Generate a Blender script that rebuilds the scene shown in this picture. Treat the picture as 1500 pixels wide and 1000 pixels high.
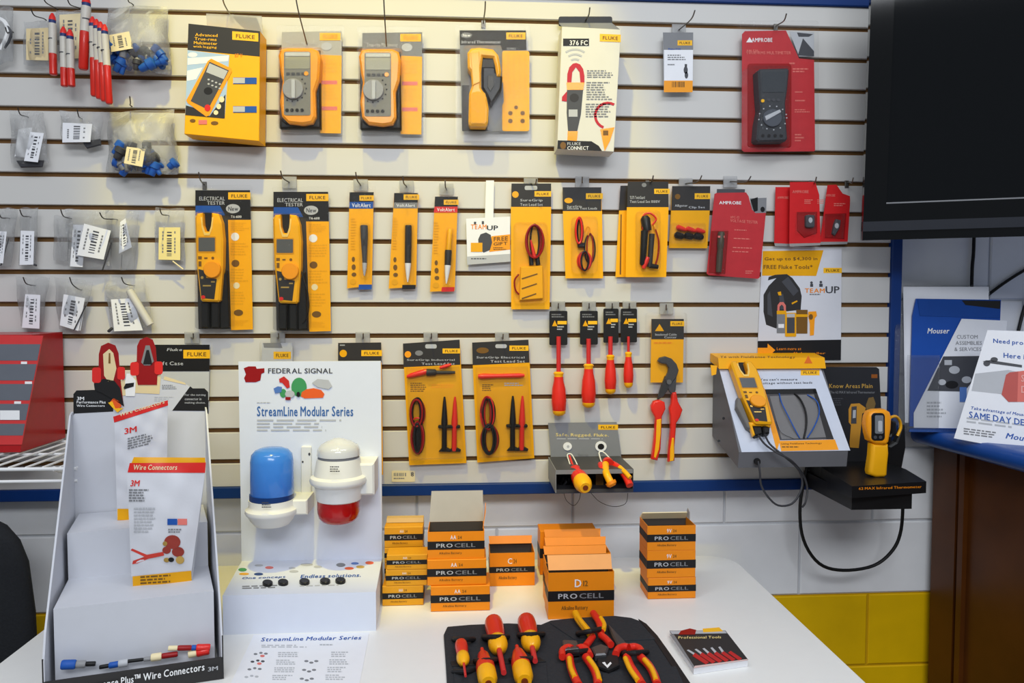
import bpy, math, random
from mathutils import Vector, Matrix
for o in list(bpy.data.objects): bpy.data.objects.remove(o)
scene = bpy.context.scene
COL = scene.collection
# ------------------------------------------------------------------ camera
F = 1083.0                       # focal length in pixels of the 1500x1000 frame
CAM = Vector((0.0, -1.819, 1.39))
ROT = Matrix.Rotation(math.radians(-3.65), 3, 'Z') @ Matrix.Rotation(math.radians(90-2.63), 3, 'X') @ Matrix.Rotation(math.radians(0.04), 3, 'Z')
cd = bpy.data.cameras.new('camera'); cam = bpy.data.objects.new('camera', cd); COL.objects.link(cam)
cd.sensor_width = 36.0; cd.lens = F/1500*36.0; cd.clip_start = 0.02
cam.matrix_world = Matrix.Translation(CAM) @ ROT.to_4x4()
scene.camera = cam
# ------------------------------------------------------------------ world, lights, exposure
w = bpy.data.worlds.new('world'); scene.world = w; w.use_nodes = True
w.node_tree.nodes['Background'].inputs[0].default_value = (0.80, 0.88, 1.0, 1)
w.node_tree.nodes['Background'].inputs[1].default_value = 0.30
scene.view_settings.view_transform = 'Standard'; scene.view_settings.look = 'None'
scene.view_settings.gamma = 1.0; scene.view_settings.use_curve_mapping = False
scene.view_settings.exposure = 0.0
def light(kind, name, loc, target, energy, color, **kw):
    l = bpy.data.lights.new(name, kind); o = bpy.data.objects.new(name, l); COL.objects.link(o)
    o.location = loc; o.rotation_euler = (Vector(target)-Vector(loc)).to_track_quat('-Z', 'Y').to_euler()
    l.energy = energy; l.color = color
    for k, v in kw.items(): setattr(l, k, v)
    return o
light('SPOT', 'ceiling_spot_light', (-0.30, -1.12, 3.55), (-0.20, 0.0, 1.83), 150, (1.0, 0.80, 0.03), spot_size=math.radians(38), spot_blend=0.30, shadow_soft_size=0.045)
light('AREA', 'ceiling_panel_light', (-0.8, -1.35, 2.85), (-0.8, -1.25, 0), 12, (0.93, 0.96, 1.0), shape='RECTANGLE', size=1.2, size_y=0.3)
light('AREA', 'ceiling_panel_light', (0.75, -1.30, 2.85), (0.7, -1.2, 0), 14, (0.90, 0.95, 1.0), shape='RECTANGLE', size=1.2, size_y=0.3)
light('AREA', 'ceiling_panel_light', (0.1, -3.1, 2.75), (0.3, -1.2, 0), 47, (0.91, 0.95, 1.0), shape='RECTANGLE', size=1.8, size_y=0.6)
try: scene.cycles.transparent_max_bounces = 32
except Exception: pass
# ------------------------------------------------------------------ materials
def lin(c):
    c = c/255.0
    return c/12.92 if c <= 0.04045 else ((c+0.055)/1.055)**2.4
def rgb(r, g, b): return (lin(r), lin(g), lin(b), 1)
MATS = {}
def M(name, col, rough=0.55, metal=0.0, var=0.06, scale=40.0, bump=0.0, coat=0.0, spec=0.3):
    if name in MATS: return MATS[name]
    m = bpy.data.materials.new(name); m.use_nodes = True; nt = m.node_tree; b = nt.nodes['Principled BSDF']
    tc = nt.nodes.new('ShaderNodeTexCoord'); nz = nt.nodes.new('ShaderNodeTexNoise')
    nz.inputs['Scale'].default_value = scale; nz.inputs['Detail'].default_value = 4
    nt.links.new(tc.outputs['Object'], nz.inputs['Vector'])
    mx = nt.nodes.new('ShaderNodeMix'); mx.data_type = 'RGBA'
    c = rgb(*col)
    mx.inputs[6].default_value = tuple(max(0, x*(1-var)) for x in c[:3])+(1,)
    mx.inputs[7].default_value = tuple(min(1, x*(1+var)) for x in c[:3])+(1,)
    nt.links.new(nz.outputs['Fac'], mx.inputs[0]); nt.links.new(mx.outputs[2], b.inputs['Base Color'])
    b.inputs['Roughness'].default_value = rough; b.inputs['Metallic'].default_value = metal
    b.inputs['Specular IOR Level'].default_value = spec
    if coat: b.inputs['Coat Weight'].default_value = coat; b.inputs['Coat Roughness'].default_value = 0.08
    if bump:
        bp = nt.nodes.new('ShaderNodeBump'); bp.inputs['Strength'].default_value = bump; bp.inputs['Distance'].default_value = 0.002
        nt.links.new(nz.outputs['Fac'], bp.inputs['Height']); nt.links.new(bp.outputs['Normal'], b.inputs['Normal'])
    MATS[name] = m; return m
def clear(name, tint, milk, rough, milkcol=(246, 247, 248), gloss=0.5, streak=0.0):
    # thin clear plastic: transparent film, a little white scatter, a fresnel sheen
    m = bpy.data.materials.new(name); m.use_nodes = True; nt = m.node_tree
    for n in list(nt.nodes): nt.nodes.remove(n)
    out = nt.nodes.new('ShaderNodeOutputMaterial'); tr = nt.nodes.new('ShaderNodeBsdfTransparent'); gl = nt.nodes.new('ShaderNodeBsdfGlossy')
    df = nt.nodes.new('ShaderNodeBsdfDiffuse'); m1 = nt.nodes.new('ShaderNodeMixShader'); m2 = nt.nodes.new('ShaderNodeMixShader')
    lw = nt.nodes.new('ShaderNodeFresnel'); lw.inputs['IOR'].default_value = 1.45
    mu = nt.nodes.new('ShaderNodeMath'); mu.operation = 'MULTIPLY'; mu.inputs[1].default_value = gloss
    nz = nt.nodes.new('ShaderNodeTexNoise'); nz.inputs['Scale'].default_value = 60
    bp = nt.nodes.new('ShaderNodeBump'); bp.inputs['Strength'].default_value = 0.25; bp.inputs['Distance'].default_value = 0.003
    nt.links.new(nz.outputs['Fac'], bp.inputs['Height'])
    for n in (gl, df, lw): nt.links.new(bp.outputs['Normal'], n.inputs['Normal'])
    tr.inputs[0].default_value = (tint, tint, tint, 1); df.inputs[0].default_value = rgb(*milkcol)
    gl.inputs['Roughness'].default_value = rough; m1.inputs[0].default_value = milk
    if streak:      # highlights of the crumpled film, painted in as whiter scatter streaks
        n2 = nt.nodes.new('ShaderNodeTexNoise'); n2.inputs['Scale'].default_value = 10; n2.inputs['Detail'].default_value = 3; n2.inputs['Distortion'].default_value = 2.5
        r = nt.nodes.new('ShaderNodeMapRange'); r.inputs[1].default_value = .52; r.inputs[2].default_value = .68; r.inputs[3].default_value = milk; r.inputs[4].default_value = streak
        tc = nt.nodes.new('ShaderNodeTexCoord'); nt.links.new(tc.outputs['Object'], n2.inputs['Vector'])
        nt.links.new(n2.outputs['Fac'], r.inputs[0]); nt.links.new(r.outputs[0], m1.inputs[0]); bp.inputs['Strength'].default_value = .35
    tl = nt.nodes.new('ShaderNodeBsdfTranslucent'); tl.inputs[0].default_value = rgb(*milkcol); dm = nt.nodes.new('ShaderNodeMixShader'); dm.inputs[0].default_value = .5
    nt.links.new(df.outputs[0], dm.inputs[1]); nt.links.new(tl.outputs[0], dm.inputs[2])
    nt.links.new(tr.outputs[0], m1.inputs[1]); nt.links.new(dm.outputs[0], m1.inputs[2])
    nt.links.new(lw.outputs[0], mu.inputs[0]); nt.links.new(mu.outputs[0], m2.inputs[0])
    nt.links.new(m1.outputs[0], m2.inputs[1]); nt.links.new(gl.outputs[0], m2.inputs[2]); nt.links.new(m2.outputs[0], out.inputs[0])
    return m
YEL = M('packaging_yellow', (255, 178, 0), .45); GOLD = M('packaging_gold', (236, 168, 6), .4); PLATE = M('plate_yellow', (255, 190, 30), .45)
BLK = M('print_black', (26, 25, 26), .5); CHAR = M('charcoal_card', (48, 46, 46), .5); DGR = M('dark_grey', (72, 73, 78), .5); GRY = M('mid_grey', (128, 129, 132), .5)
LGR = M('light_grey', (186, 188, 192), .5); WHT = M('print_white', (240, 240, 240), .5, var=.02); CREAM = M('cream_paper', (238, 222, 178), .6)
PAPER = M('paper_white', (238, 239, 243), .6, var=.03); ORG = M('tool_orange', (250, 160, 20), .4, coat=.2); ORD = M('print_orange', (240, 140, 20), .5)
RED = M('packaging_red', (192, 48, 54), .45, var=.12); HRED = M('handle_red', (224, 44, 30), .38, coat=.25); DRED = M('deep_red', (150, 16, 18), .4); BRED = M('bright_red', (222, 40, 34), .4, coat=.3)
TYEL = M('tool_yellow', (250, 178, 16), .38, coat=.2); BLU = M('blue_print', (30, 84, 168), .5); NAVY = M('blue_paint', (12, 52, 116), .4, var=.1, scale=12); SKY = M('pale_blue', (170, 196, 226), .5)
BLKP = M('black_plastic', (24, 24, 25), .35, var=.15); RUB = M('rubber_black', (18, 18, 19), .5); STEEL = M('steel', (150, 148, 144), .32, metal=.9); WIRE = M('hook_wire', (120, 116, 110), .35, metal=.8)
DWIRE = M('dark_wire', (66, 62, 58), .4, metal=.6); GRN = M('print_green', (66, 150, 92), .5); LCD = M('display_glass', (150, 148, 128), .25); DLCD = M('display_dark', (92, 94, 96), .22)
BROWN = M('printed_brown', (120, 84, 30), .5); BRASS = M('brass', (214, 176, 96), .3, metal=.7); PINK = M('pink_print', (226, 120, 110), .5)
CLR = clear('clear_blister_plastic', .995, .008, .08, gloss=.3); FILM = clear('clear_bag_film', .995, .12, .16, gloss=1.0, streak=.55); FILM2 = clear('crumpled_bag_film', .995, .20, .2, gloss=1.0, streak=.75); ACR = clear('clear_acrylic', .95, .03, .04, gloss=.9); HAZY = clear('hazy_plastic', .8, .42, .2)
# ------------------------------------------------------------------ projection helpers: where a sight line meets a real plane
def ray(px, py): return ROT @ Vector(((px-750)/F, -(py-500)/F, -1.0))
class Pl:
    def __init__(s, o, n): s.o = Vector(o); s.n = Vector(n).normalized()
    def at(s, px, py, off=0.0):
        d = ray(px, py); o = s.o + s.n*off
        return CAM + d*((o-CAM).dot(s.n)/d.dot(s.n))
def wallp(dist): return Pl((0, -dist, 0), (0, -1, 0))
def P(px, py, Y=0.0): return wallp(-Y).at(px, py)
def T(px, py, Z): return Pl((0, 0, Z), (0, 0, 1)).at(px, py)
def plane3(a, b, c):
    n = (b-a).cross(c-a).normalized()
    if n.dot(CAM-a) < 0: n = -n
    return Pl(a, n)
TZ = 0.762
# ------------------------------------------------------------------ object helpers
ORG_OF = {}
def props(o, label=None, cat=None, group=None, kind=None):
    if label: o['label'] = label
    if cat: o['category'] = cat
    if group: o['group'] = group
    if kind: o['kind'] = kind
    return o
def thing(name, label, cat, loc, group=None):
    o = bpy.data.objects.new(name, None); COL.objects.link(o); o.location = loc; o.empty_display_size = .02
    ORG_OF[o.name] = Vector(loc); return props(o, label, cat, group)
def mk(name, verts, faces, mat, parent=None, loc=None, smooth=False):
    org = ORG_OF[parent.name] if parent else Vector(loc if loc is not None else (0, 0, 0))
    me = bpy.data.meshes.new(name); me.from_pydata([tuple(Vector(v)-org) for v in verts], [], faces); me.materials.append(mat)
    if smooth:
        me.polygons.foreach_set('use_smooth', [True]*len(me.polygons))
        try: me.set_sharp_from_angle(angle=math.radians(40))
        except Exception: pass
    me.update()
    o = bpy.data.objects.new(name, me); COL.objects.link(o); ORG_OF[o.name] = org
    if parent: o.parent = parent
    else: o.location = org
    return o
def hexa(p):  # 8 points: 0-3 bottom loop, 4-7 top loop
    return list(p), [(3, 2, 1, 0), (4, 5, 6, 7), (0, 1, 5, 4), (1, 2, 6, 5), (2, 3, 7, 6), (3, 0, 4, 7)]
def boxv(x0, x1, y0, y1, z0, z1, b=0.0):
    if b <= 0: return hexa([(x0, y0, z0), (x1, y0, z0), (x1, y1, z0), (x0, y1, z0), (x0, y0, z1), (x1, y0, z1), (x1, y1, z1), (x0, y1, z1)])
    vs = []; fs = []   # chamfered on the -y front face
    A = [(x0, z0), (x1, z0), (x1, z1), (x0, z1)]; B = [(x0+b, z0+b), (x1-b, z0+b), (x1-b, z1-b), (x0+b, z1-b)]
    for q, y in ((A, y1), (A, y0+b), (B, y0)): vs += [(x, y, z) for x, z in q]
    for l in (0, 4):
        for i in range(4): j = (i+1) % 4; fs.append((l+i, l+4+i, l+4+j, l+j)[::-1])
    fs += [(8, 9, 10, 11), (3, 2, 1, 0)]
    return vs, fs
def box(name, x0, x1, y0, y1, z0, z1, mat, parent=None, b=0.0, loc=None):
    v, f = boxv(x0, x1, y0, y1, z0, z1, b); return mk(name, v, f, mat, parent, loc)
class MB:
    def __init__(s): s.v = []; s.f = []
    def add(s, vf):
        n = len(s.v); s.v += [Vector(x) for x in vf[0]]; s.f += [tuple(i+n for i in q) for q in vf[1]]; return s
    def box(s, *a, **k): return s.add(boxv(*a, **k))
    def tube(s, pts, r, n=8, closed=False): return s.add(tubev(pts, r, n, closed))
    def build(s, name, mat, parent=None, loc=None, smooth=False): return mk(name, s.v, s.f, mat, parent, loc, smooth)
def smooth_path(pts, k=4):
    pts = [Vector(p) for p in pts]; out = []
    for i in range(len(pts)-1):
        p0 = pts[max(i-1, 0)]; p1 = pts[i]; p2 = pts[i+1]; p3 = pts[min(i+2, len(pts)-1)]
        for j in range(k):
            t = j/k
            out.append(.5*((2*p1)+(p2-p0)*t+(2*p0-5*p1+4*p2-p3)*t*t+(3*p1-p0-3*p2+p3)*t**3))
    out.append(pts[-1]); return out
def tubev(pts, r, n=8, closed=False):
    pts = [Vector(p) for p in pts]; vs = []; fs = []; N = len(pts); up = None
    rr = r if isinstance(r, (list, tuple)) else [r]*N
    for i, p in enumerate(pts):
        a = pts[(i-1) % N] if (i > 0 or closed) else p; b = pts[(i+1) % N] if (i < N-1 or closed) else p
        t = (b-a).normalized() if (b-a).length > 1e-9 else Vector((0, 0, 1))
        if up is None: up = t.orthogonal().normalized()
        up = (up-t*up.dot(t)); up = up.normalized() if up.length > 1e-6 else t.orthogonal().normalized()
        sd = t.cross(up)
        for k in range(n):
            an = 2*math.pi*k/n; vs.append(p+(up*math.cos(an)+sd*math.sin(an))*rr[i])
    for i in range(N if closed else N-1):
        j = (i+1) % N
        for k in range(n):
            l = (k+1) % n; fs.append((i*n+k, i*n+l, j*n+l, j*n+k))
    if not closed: fs += [tuple(range(n))[::-1], tuple((N-1)*n+k for k in range(n))]
    return vs, fs
def lathev(o, ax, prof, n=18, flat=1.0, flatdir=None):
    o = Vector(o); ax = Vector(ax).normalized()
    u = Vector(flatdir) if flatdir is not None else ax.orthogonal()
    u = (u-ax*u.dot(ax)).normalized(); s = ax.cross(u); vs = []; fs = []
    for t, r in prof:
        for k in range(n):
            a = 2*math.pi*k/n; vs.append(o+ax*t+u*(math.cos(a)*r*flat)+s*(math.sin(a)*r))
    for i in range(len(prof)-1):
        for k in range(n):
            l = (k+1) % n; fs.append((i*n+k, i*n+l, (i+1)*n+l, (i+1)*n+k))
    fs += [tuple(range(n))[::-1], tuple((len(prof)-1)*n+k for k in range(n))]
    return vs, fs
# ------------------------------------------------------------------ lettering: glyph outlines made once from the built-in font
GL = {}
def make_glyphs():
    chars = "ABCDEFGHIJKLMNOPQRSTUVWXYZabcdefghijklmnopqrstuvwxyz0123456789.,-$&*:'\u2122"
    tmp = []
    for bold in (0,):
        for ch in chars:
            c = bpy.data.curves.new('g', 'FONT'); c.body = ch; c.resolution_u = 2; c.fill_mode = 'FRONT'; c.offset = 0.0
            o = bpy.data.objects.new('g', c); COL.objects.link(o); tmp.append((ch, bold, o))
    bpy.context.view_layer.update(); dg = bpy.context.evaluated_depsgraph_get()
    for ch, bold, o in tmp:
        me = bpy.data.meshes.new_from_object(o.evaluated_get(dg))
        v = [(p.co.x, p.co.y) for p in me.vertices]; f = [tuple(q.vertices) for q in me.polygons]
        x0 = min([p[0] for p in v] or [0]); x1 = max([p[0] for p in v] or [.3])
        g = [(x-x0, y, 0) for x, y in v]; n = len(g); GL[ch, 0] = (g, f, x1-x0); d = .04      # bold: struck twice
        GL[ch, 1] = (g+[(x+d, y, 1) for x, y, _ in g]+[(x+d/2, y+d*.5, 2) for x, y, _ in g], f+[tuple(i+n for i in q) for q in f]+[tuple(i+2*n for i in q) for q in f], x1-x0+d); bpy.data.meshes.remove(me)
    for ch, bold, o in tmp:
        c = o.data; bpy.data.objects.remove(o); bpy.data.curves.remove(c)
make_glyphs()
def layout(s, bold=0, gap=.09, shear=0.0):
    vs = []; fs = []; x = 0
    for ch in s:
        if ch == ' ': x += .26; continue
        v, f, wd = GL.get((ch, bold), GL['-', bold]); n = len(vs)
        vs += [(x+a+shear*b, b, l) for a, b, l in v]; fs += [tuple(i+n for i in q) for q in f]; x += wd+gap
    return vs, fs
def rr(x0, y0, x1, y1, r, n=4):
    r = min(r, abs(x1-x0)/2, abs(y1-y0)/2); out = []
    for cx, cy, a0 in ((x1-r, y0+r, -90), (x1-r, y1-r, 0), (x0+r, y1-r, 90), (x0+r, y0+r, 180)):
        for i in range(n+1):
            a = math.radians(a0+90*i/n); out.append((cx+r*math.cos(a), cy+r*math.sin(a)))
    return out
def circ(cx, cy, rx, ry=None, n=20): return [(cx+rx*math.cos(2*math.pi*i/n), cy+(ry or rx)*math.sin(2*math.pi*i/n)) for i in range(n)]
def R4(x0, y0, x1, y1): return [(x0, y0), (x1, y0), (x1, y1), (x0, y1)]
class Item:
    """One thing whose parts lie on (or stand off) a real plane; x, y are read in the photograph through a crop (x0, y0, k); z and th in mm in front of the plane."""
    def __init__(s, name, label, cat, pl, crop, base, group=None):
        s.pl = pl; s.crop = crop; s.aff = None; s.drape = None
        bx, by = s.px(*base); s.o = thing(name, label, cat, pl.at(bx, by), group)
    def px(s, x, y):
        if s.aff: x, y = s.aff(x, y)
        return s.crop[0]+x*s.crop[2], s.crop[1]+y*s.crop[2]
    def m(s, x, y, z=0.0):
        if s.drape: z = z+s.drape(x, y)
        return s.pl.at(*s.px(x, y), z/1000.0)
    def sc(s, x, y):                         # metres for one crop unit here
        return (s.m(x+1, y)-s.m(x-1, y)).length/2
    def poly(s, name, pts, mat, z=1.0, th=.4, bevel=0.0, parent=None, smooth=False):
        fr = [s.m(x, y, z) for x, y in pts]; n = len(fr); nn = s.pl.n
        ar = sum((fr[i]-fr[0]).cross(fr[(i+1) % n]-fr[0]).dot(nn) for i in range(n))
        if ar < 0: fr = fr[::-1]
        bk = [p-nn*(th/1000.0) for p in fr]
        if bevel:
            b = bevel/1000.0; mid = [p-nn*b for p in fr]; ins = []
            for i in range(n):
                e1 = (fr[i]-fr[i-1]).normalized(); e2 = (fr[(i+1) % n]-fr[i]).normalized()
                n1 = nn.cross(e1); n2 = nn.cross(e2); v = n1+n2
                v = v/max(v.dot(v)/2, .35) if v.length > 1e-6 else n1
                ins.append(fr[i]+v*b)
            rings = [bk, mid, ins]
            if smooth:
                rings = [bk]+[[mid[i]+(ins[i]-fr[i])*(1-math.cos(a))+nn*(b*math.sin(a)) for i in range(n)] for a in (0, .4, .8, 1.2, 1.5708)]
        else: rings = [bk, fr]
        vs = [p for r in rings for p in r]; fs = [tuple(range(n))[::-1], tuple((len(rings)-1)*n+i for i in range(n))]
        for l in range(len(rings)-1):
            for i in range(n):
                j = (i+1) % n; fs.append((l*n+i, l*n+j, (l+1)*n+j, (l+1)*n+i))
        return mk(name, vs, fs, mat, parent or s.o, smooth=smooth)
    def rect(s, name, x0, y0, x1, y1, mat, z=1.0, th=.4, r=0, bevel=0.0, parent=None):
        return s.poly(name, rr(x0, y0, x1, y1, r) if r else R4(x0, y0, x1, y1), mat, z, th, bevel, parent)
    def polys(s, name, lst, mat, z=1.0, th=.3, parent=None):   # several flat print marks that form one print
        b = MB(); nn = s.pl.n
        for pts in lst:
            fr = [s.m(x, y, z) for x, y in pts]; n = len(fr)
            if sum((fr[i]-fr[0]).cross(fr[(i+1) % n]-fr[0]).dot(nn) for i in range(n)) < 0: fr = fr[::-1]
            bk = [p-nn*(th/1000.0) for p in fr]
            b.add((bk+fr, [tuple(range(n, 2*n))]+[(i, (i+1) % n, n+(i+1) % n, n+i) for i in range(n)]))
        return b.build(name, mat, parent or s.o)
    def text(s, txt, x0, y0, x1, y1, mat, z=1.5, bold=1, dy=0.0, sk=0.0, shear=0.0, name='lettering', parent=None):
        vs, fs = layout(txt, bold, shear=shear)
        ax = min(v[0] for v in vs); bx = max(v[0] for v in vs); ay = min(v[1] for v in vs); by = max(v[1] for v in vs)
        out = []
        for x, y, l in vs:
            u = (x-ax)/(bx-ax); v = (by-y)/(by-ay)
            out.append(s.m(x0+u*(x1-x0)+sk*v, y0+v*(y1-y0)+dy*u, z+.06*l))
        return mk(name, out, fs, mat, parent or s.o)
    def lines(s, x0, y0, x1, y1, n, mat, z=1.4, seed=1, dy=0.0, sk=0.0, fill=.5, name='fine_print', parent=None):
        rnd = random.Random(seed); L = []; ph = (y1-y0)/n; W = x1-x0
        for i in range(n):
            x = 0.0; end = W*rnd.uniform(.62, 1.0)
            while x < end:
                wl = min(W*rnd.uniform(.07, .2), end-x); y = y0+i*ph
                q = [(x, y), (x+wl, y), (x+wl, y+ph*fill), (x, y+ph*fill)]
                L.append([(x0+a+sk*(b-y0)/(y1-y0), b+dy*a/W) for a, b in q]); x += wl+W*.035
        return s.polys(name, L, mat, z, parent=parent)
    def bars(s, x0, y0, x1, y1, mat, z=1.4, seed=1, vertical=True, name='barcode', parent=None, aff=None):
        rnd = random.Random(seed); L = []; t = 0.0
        while t < 1:
            wd = rnd.uniform(.03, .09)
            q = R4(x0+(x1-x0)*t, y0, x0+(x1-x0)*min(1, t+wd), y1) if vertical else R4(x0, y0+(y1-y0)*t, x1, y0+(y1-y0)*min(1, t+wd))
            L.append([aff(*p) for p in q] if aff else q); t += wd+rnd.uniform(.03, .09)
        return s.polys(name, L, mat, z, parent=parent)
    def plate(s, x0, y0, x1, y1, z=1.5, dy=0.0, txt='FLUKE', mat=None, tm=None):
        p = s.poly('brand_plate', [(x0, y0), (x1, y0+dy), (x1, y1+dy), (x0, y1)], mat or PLATE, z, .3)
        h = y1-y0; wd = x1-x0
        s.text(txt, x0+wd*.14, y0+h*.28+dy*.14, x1-wd*.14, y1-h*.26+dy*.14, tm or BROWN, z+.4, 1, dy*.72, parent=p)
        return p
    def patch(s, name, quad, mat, z=1.0, nx=8, ny=8, parent=None):    # quad TL TR BR BL, follows the drape
        vs = []; fs = []
        for j in range(ny+1):
            for i in range(nx+1):
                u = i/nx; v = j/ny
                x = (quad[0][0]*(1-u)+quad[1][0]*u)*(1-v)+(quad[3][0]*(1-u)+quad[2][0]*u)*v
                y = (quad[0][1]*(1-u)+quad[1][1]*u)*(1-v)+(quad[3][1]*(1-u)+quad[2][1]*u)*v
                vs.append(s.m(x, y, z))
        for j in range(ny):
            for i in range(nx):
                a = j*(nx+1)+i; fs.append((a, a+nx+1, a+nx+2, a+1))
        return mk(name, vs, fs, mat, parent or s.o, smooth=True)
    def bag(s, quad, bulge, seed, mat=None, z=0.0, name='bag_film', crease=.35, nx=14, ny=16):
        rnd = random.Random(seed); ph = [rnd.uniform(0, 6.28) for _ in range(8)]; fq = [rnd.uniform(2, 7) for _ in range(8)]
        vs = []; fs = []
        for side in (1, 0):
            for j in range(ny+1):
                for i in range(nx+1):
                    u = i/nx; v = j/ny
                    wob = .02*math.sin(9*v+ph[0])*(1 if i in (0, nx) else .3)
                    x = (quad[0][0]*(1-u)+quad[1][0]*u)*(1-v)+(quad[3][0]*(1-u)+quad[2][0]*u)*v + wob*abs(quad[1][0]-quad[0][0])
                    y = (quad[0][1]*(1-u)+quad[1][1]*u)*(1-v)+(quad[3][1]*(1-u)+quad[2][1]*u)*v + .012*math.sin(8*u+ph[1])*abs(quad[3][1]-quad[0][1])
                    e = (math.sin(math.pi*u)*math.sin(math.pi*min(1, v*.9+.02)))**.7
                    cr = sum(math.sin(fq[k]*(2.2*u*math.cos(k)+1.7*v*math.sin(k*1.7))*2+ph[k]) for k in range(2, 7))/5
                    zz = e*bulge*(1+crease*cr)+e**.3*crease*bulge*.3*cr
                    vs.append(s.m(x, y, z+(zz+.3 if side else -.3-.25*max(zz, 0))))
        N = (nx+1)*(ny+1)
        for sd in (0, 1):
            for j in range(ny):
                for i in range(nx):
                    a = sd*N+j*(nx+1)+i; q = (a, a+nx+1, a+nx+2, a+1); fs.append(q if sd == 0 else q[::-1])
        for i in range(nx): fs += [(i, i+1, N+i+1, N+i)]; b = ny*(nx+1)+i; fs += [(b+1, b, N+b, N+b+1)]
        for j in range(ny): a = j*(nx+1); fs += [(a+nx+1, a, N+a, N+a+nx+1)]; b = a+nx; fs += [(b, b+nx+1, N+b+nx+1, N+b)]
        return mk(name, vs, fs, mat or FILM, s.o, smooth=True)
    def tube(s, name, pts, r, mat, n=8, k=4, closed=False, parent=None):      # pts (x, y, z mm), r in mm
        q = [s.m(*p) for p in pts]
        if k > 1: q = smooth_path(q+([q[0]] if closed else []), k); q = q[:-1] if closed else q
        v, f = tubev(q, r/1000.0, n, closed); return mk(name, v, f, mat, parent or s.o, smooth=True)
    def lathe(s, name, a, b, prof, mat, n=16, parent=None, flat=1.0):         # a, b (x, y, z mm) axis ends; prof (t 0..1, r crop units)
        A = s.m(*a); B = s.m(*b); L = (B-A).length; k = s.sc(a[0], a[1])
        v, f = lathev(A, B-A, [(t*L, r*k) for t, r in prof], n, flat, s.pl.n); return mk(name, v, f, mat, parent or s.o, smooth=True)
def hook(base, tip, what, L=.10, r=.0016, holder=False, mat=None, up=0):
    a = P(base[0], base[1], 0); b = P(tip[0], tip[1], -L)
    o = thing('display_hook', 'wire display hook '+what, 'hook', a, 'display hooks in the slat wall grooves')
    mid = a.lerp(b, .78); mid.z -= .010
    v, f = tubev(smooth_path([a+Vector((0, .004, 0)), a+Vector((0, -.012, 0)), mid, b], 4), r, 6); mk('rod', v, f, mat or WIRE, o, smooth=True)
    if mat is None: box('back_plate', a.x-.005, a.x+.005, -.0030, -.0008, a.z-.012, a.z+.006, mat or WIRE, o, b=.0008)
    if holder: box('tag_holder', a.x-.017, a.x+.017, -.010, -.006, a.z-.014, a.z+.014, HAZY, o, b=.001)
    return o
# ================================================================== setting
WALLW = M('painted_block_white', (240, 241, 243), .6, var=.05, scale=18, bump=.35); WALLY = M('painted_block_yellow', (232, 186, 0), .5, var=.10, scale=14, bump=.35)
SLAT = M('slat_laminate', (208, 206, 202), .38, var=.02, scale=6); GROOVE = M('groove_fibreboard', (116, 82, 44), .8, var=.2); FLOOR = M('floor_vinyl', (128, 122, 112), .5, var=.15)
TABLE = M('table_laminate', (238, 237, 233), .3, var=.02); WOOD = M('counter_wood_dark', (84, 44, 12), .35, var=.45, scale=9)
CHAIRM = M('chair_fabric', (38, 40, 44), .9, var=.3, scale=220, bump=.5); MORTAR = M('painted_mortar', (204, 206, 210), .7); MORTY = M('painted_mortar_yellow', (200, 158, 0), .7)
XL, XR, YB = -2.20, 2.40, 0.06
wall = box('wall_back', XL, XR, YB+.006, YB+.14, 0, 2.75, MORTAR); props(wall, 'white painted concrete block wall behind the slat wall', kind='structure')
CH = .196; ZJ = .627        # a mortar line: white paint above, yellow below
for c in range(-4, 4):
    z0 = ZJ+c*CH+.003; z1 = ZJ+(c+1)*CH-.003
    off = (.885 if c % 2 == 0 else .68) if c >= 0 else (1.075 if c % 2 == 1 else .87)
    x = off-.402*9
    while x < XR:
        a = max(x+.003, XL); b = min(x+.399, XR)
        if b-a > .02 and z1 > 0: box('block', a, b, YB, YB+.012, max(z0, .002), z1, WALLW if c >= 0 else WALLY, wall, b=.0025)
        x += .402
for c in range(4, 11):       # courses beside and above the slat panel, seen only right of it
    z0 = ZJ+c*CH+.003; z1 = min(ZJ+(c+1)*CH-.003, 2.75); x = (.885 if c % 2 == 0 else .68)+.1
    while x < XR:
        a = x+.003; b = min(x+.399, XR)
        if b-a > .02: box('block', a, b, YB, YB+.012, z0, z1, WALLW, wall, b=.0025)
        x += .402
mb = box('mortar_bed', XL, XR, YB+.0045, YB+.007, 0, ZJ, MORTY, wall)
fl = box('floor', XL, XR, -3.4, YB+.14, -.05, 0, FLOOR); props(fl, 'grey vinyl floor below the white table', kind='structure')
# slat wall: one board for each slat, brown grooves between
PX1 = P(1303, 450).x; Z0G = 1.39+.69278; ZBOT = P(800, 706).z
sw = box('wall_slats', XL, PX1, .010, YB-.001, ZBOT, 2.75, GROOVE); props(sw, 'cream slat wall of horizontal boards with brown grooves', kind='structure')
ztop = P(1000, 4).z
for k in range(0, 16):
    zt = min(Z0G-(k-1)*.0762-.0055, ztop); zb = max(Z0G-k*.0762+.0055, ZBOT)
    if zt-zb > .006: box('slat', XL, PX1, 0, .0115, zb, zt, SLAT, sw, b=.0012)
TY = -.008
za = P(800, 706).z; zb = P(800, 722).z
t = box('trim_1', XL, P(1318, 600).x, TY, YB-.001, zb, za, NAVY, b=.002); props(t, 'blue painted board along the bottom of the slat wall', kind='structure')
t = box('trim_2', XL, P(1318, 600).x, TY, YB-.001, ztop, 2.75, NAVY, b=.002); props(t, 'blue painted board along the top of the slat wall', kind='structure')
t = box('trim_3', PX1, P(1318, 450).x, TY, YB-.001, za, ztop, NAVY, b=.002); props(t, 'blue painted upright board at the right end of the slat wall', kind='structure')
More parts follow.
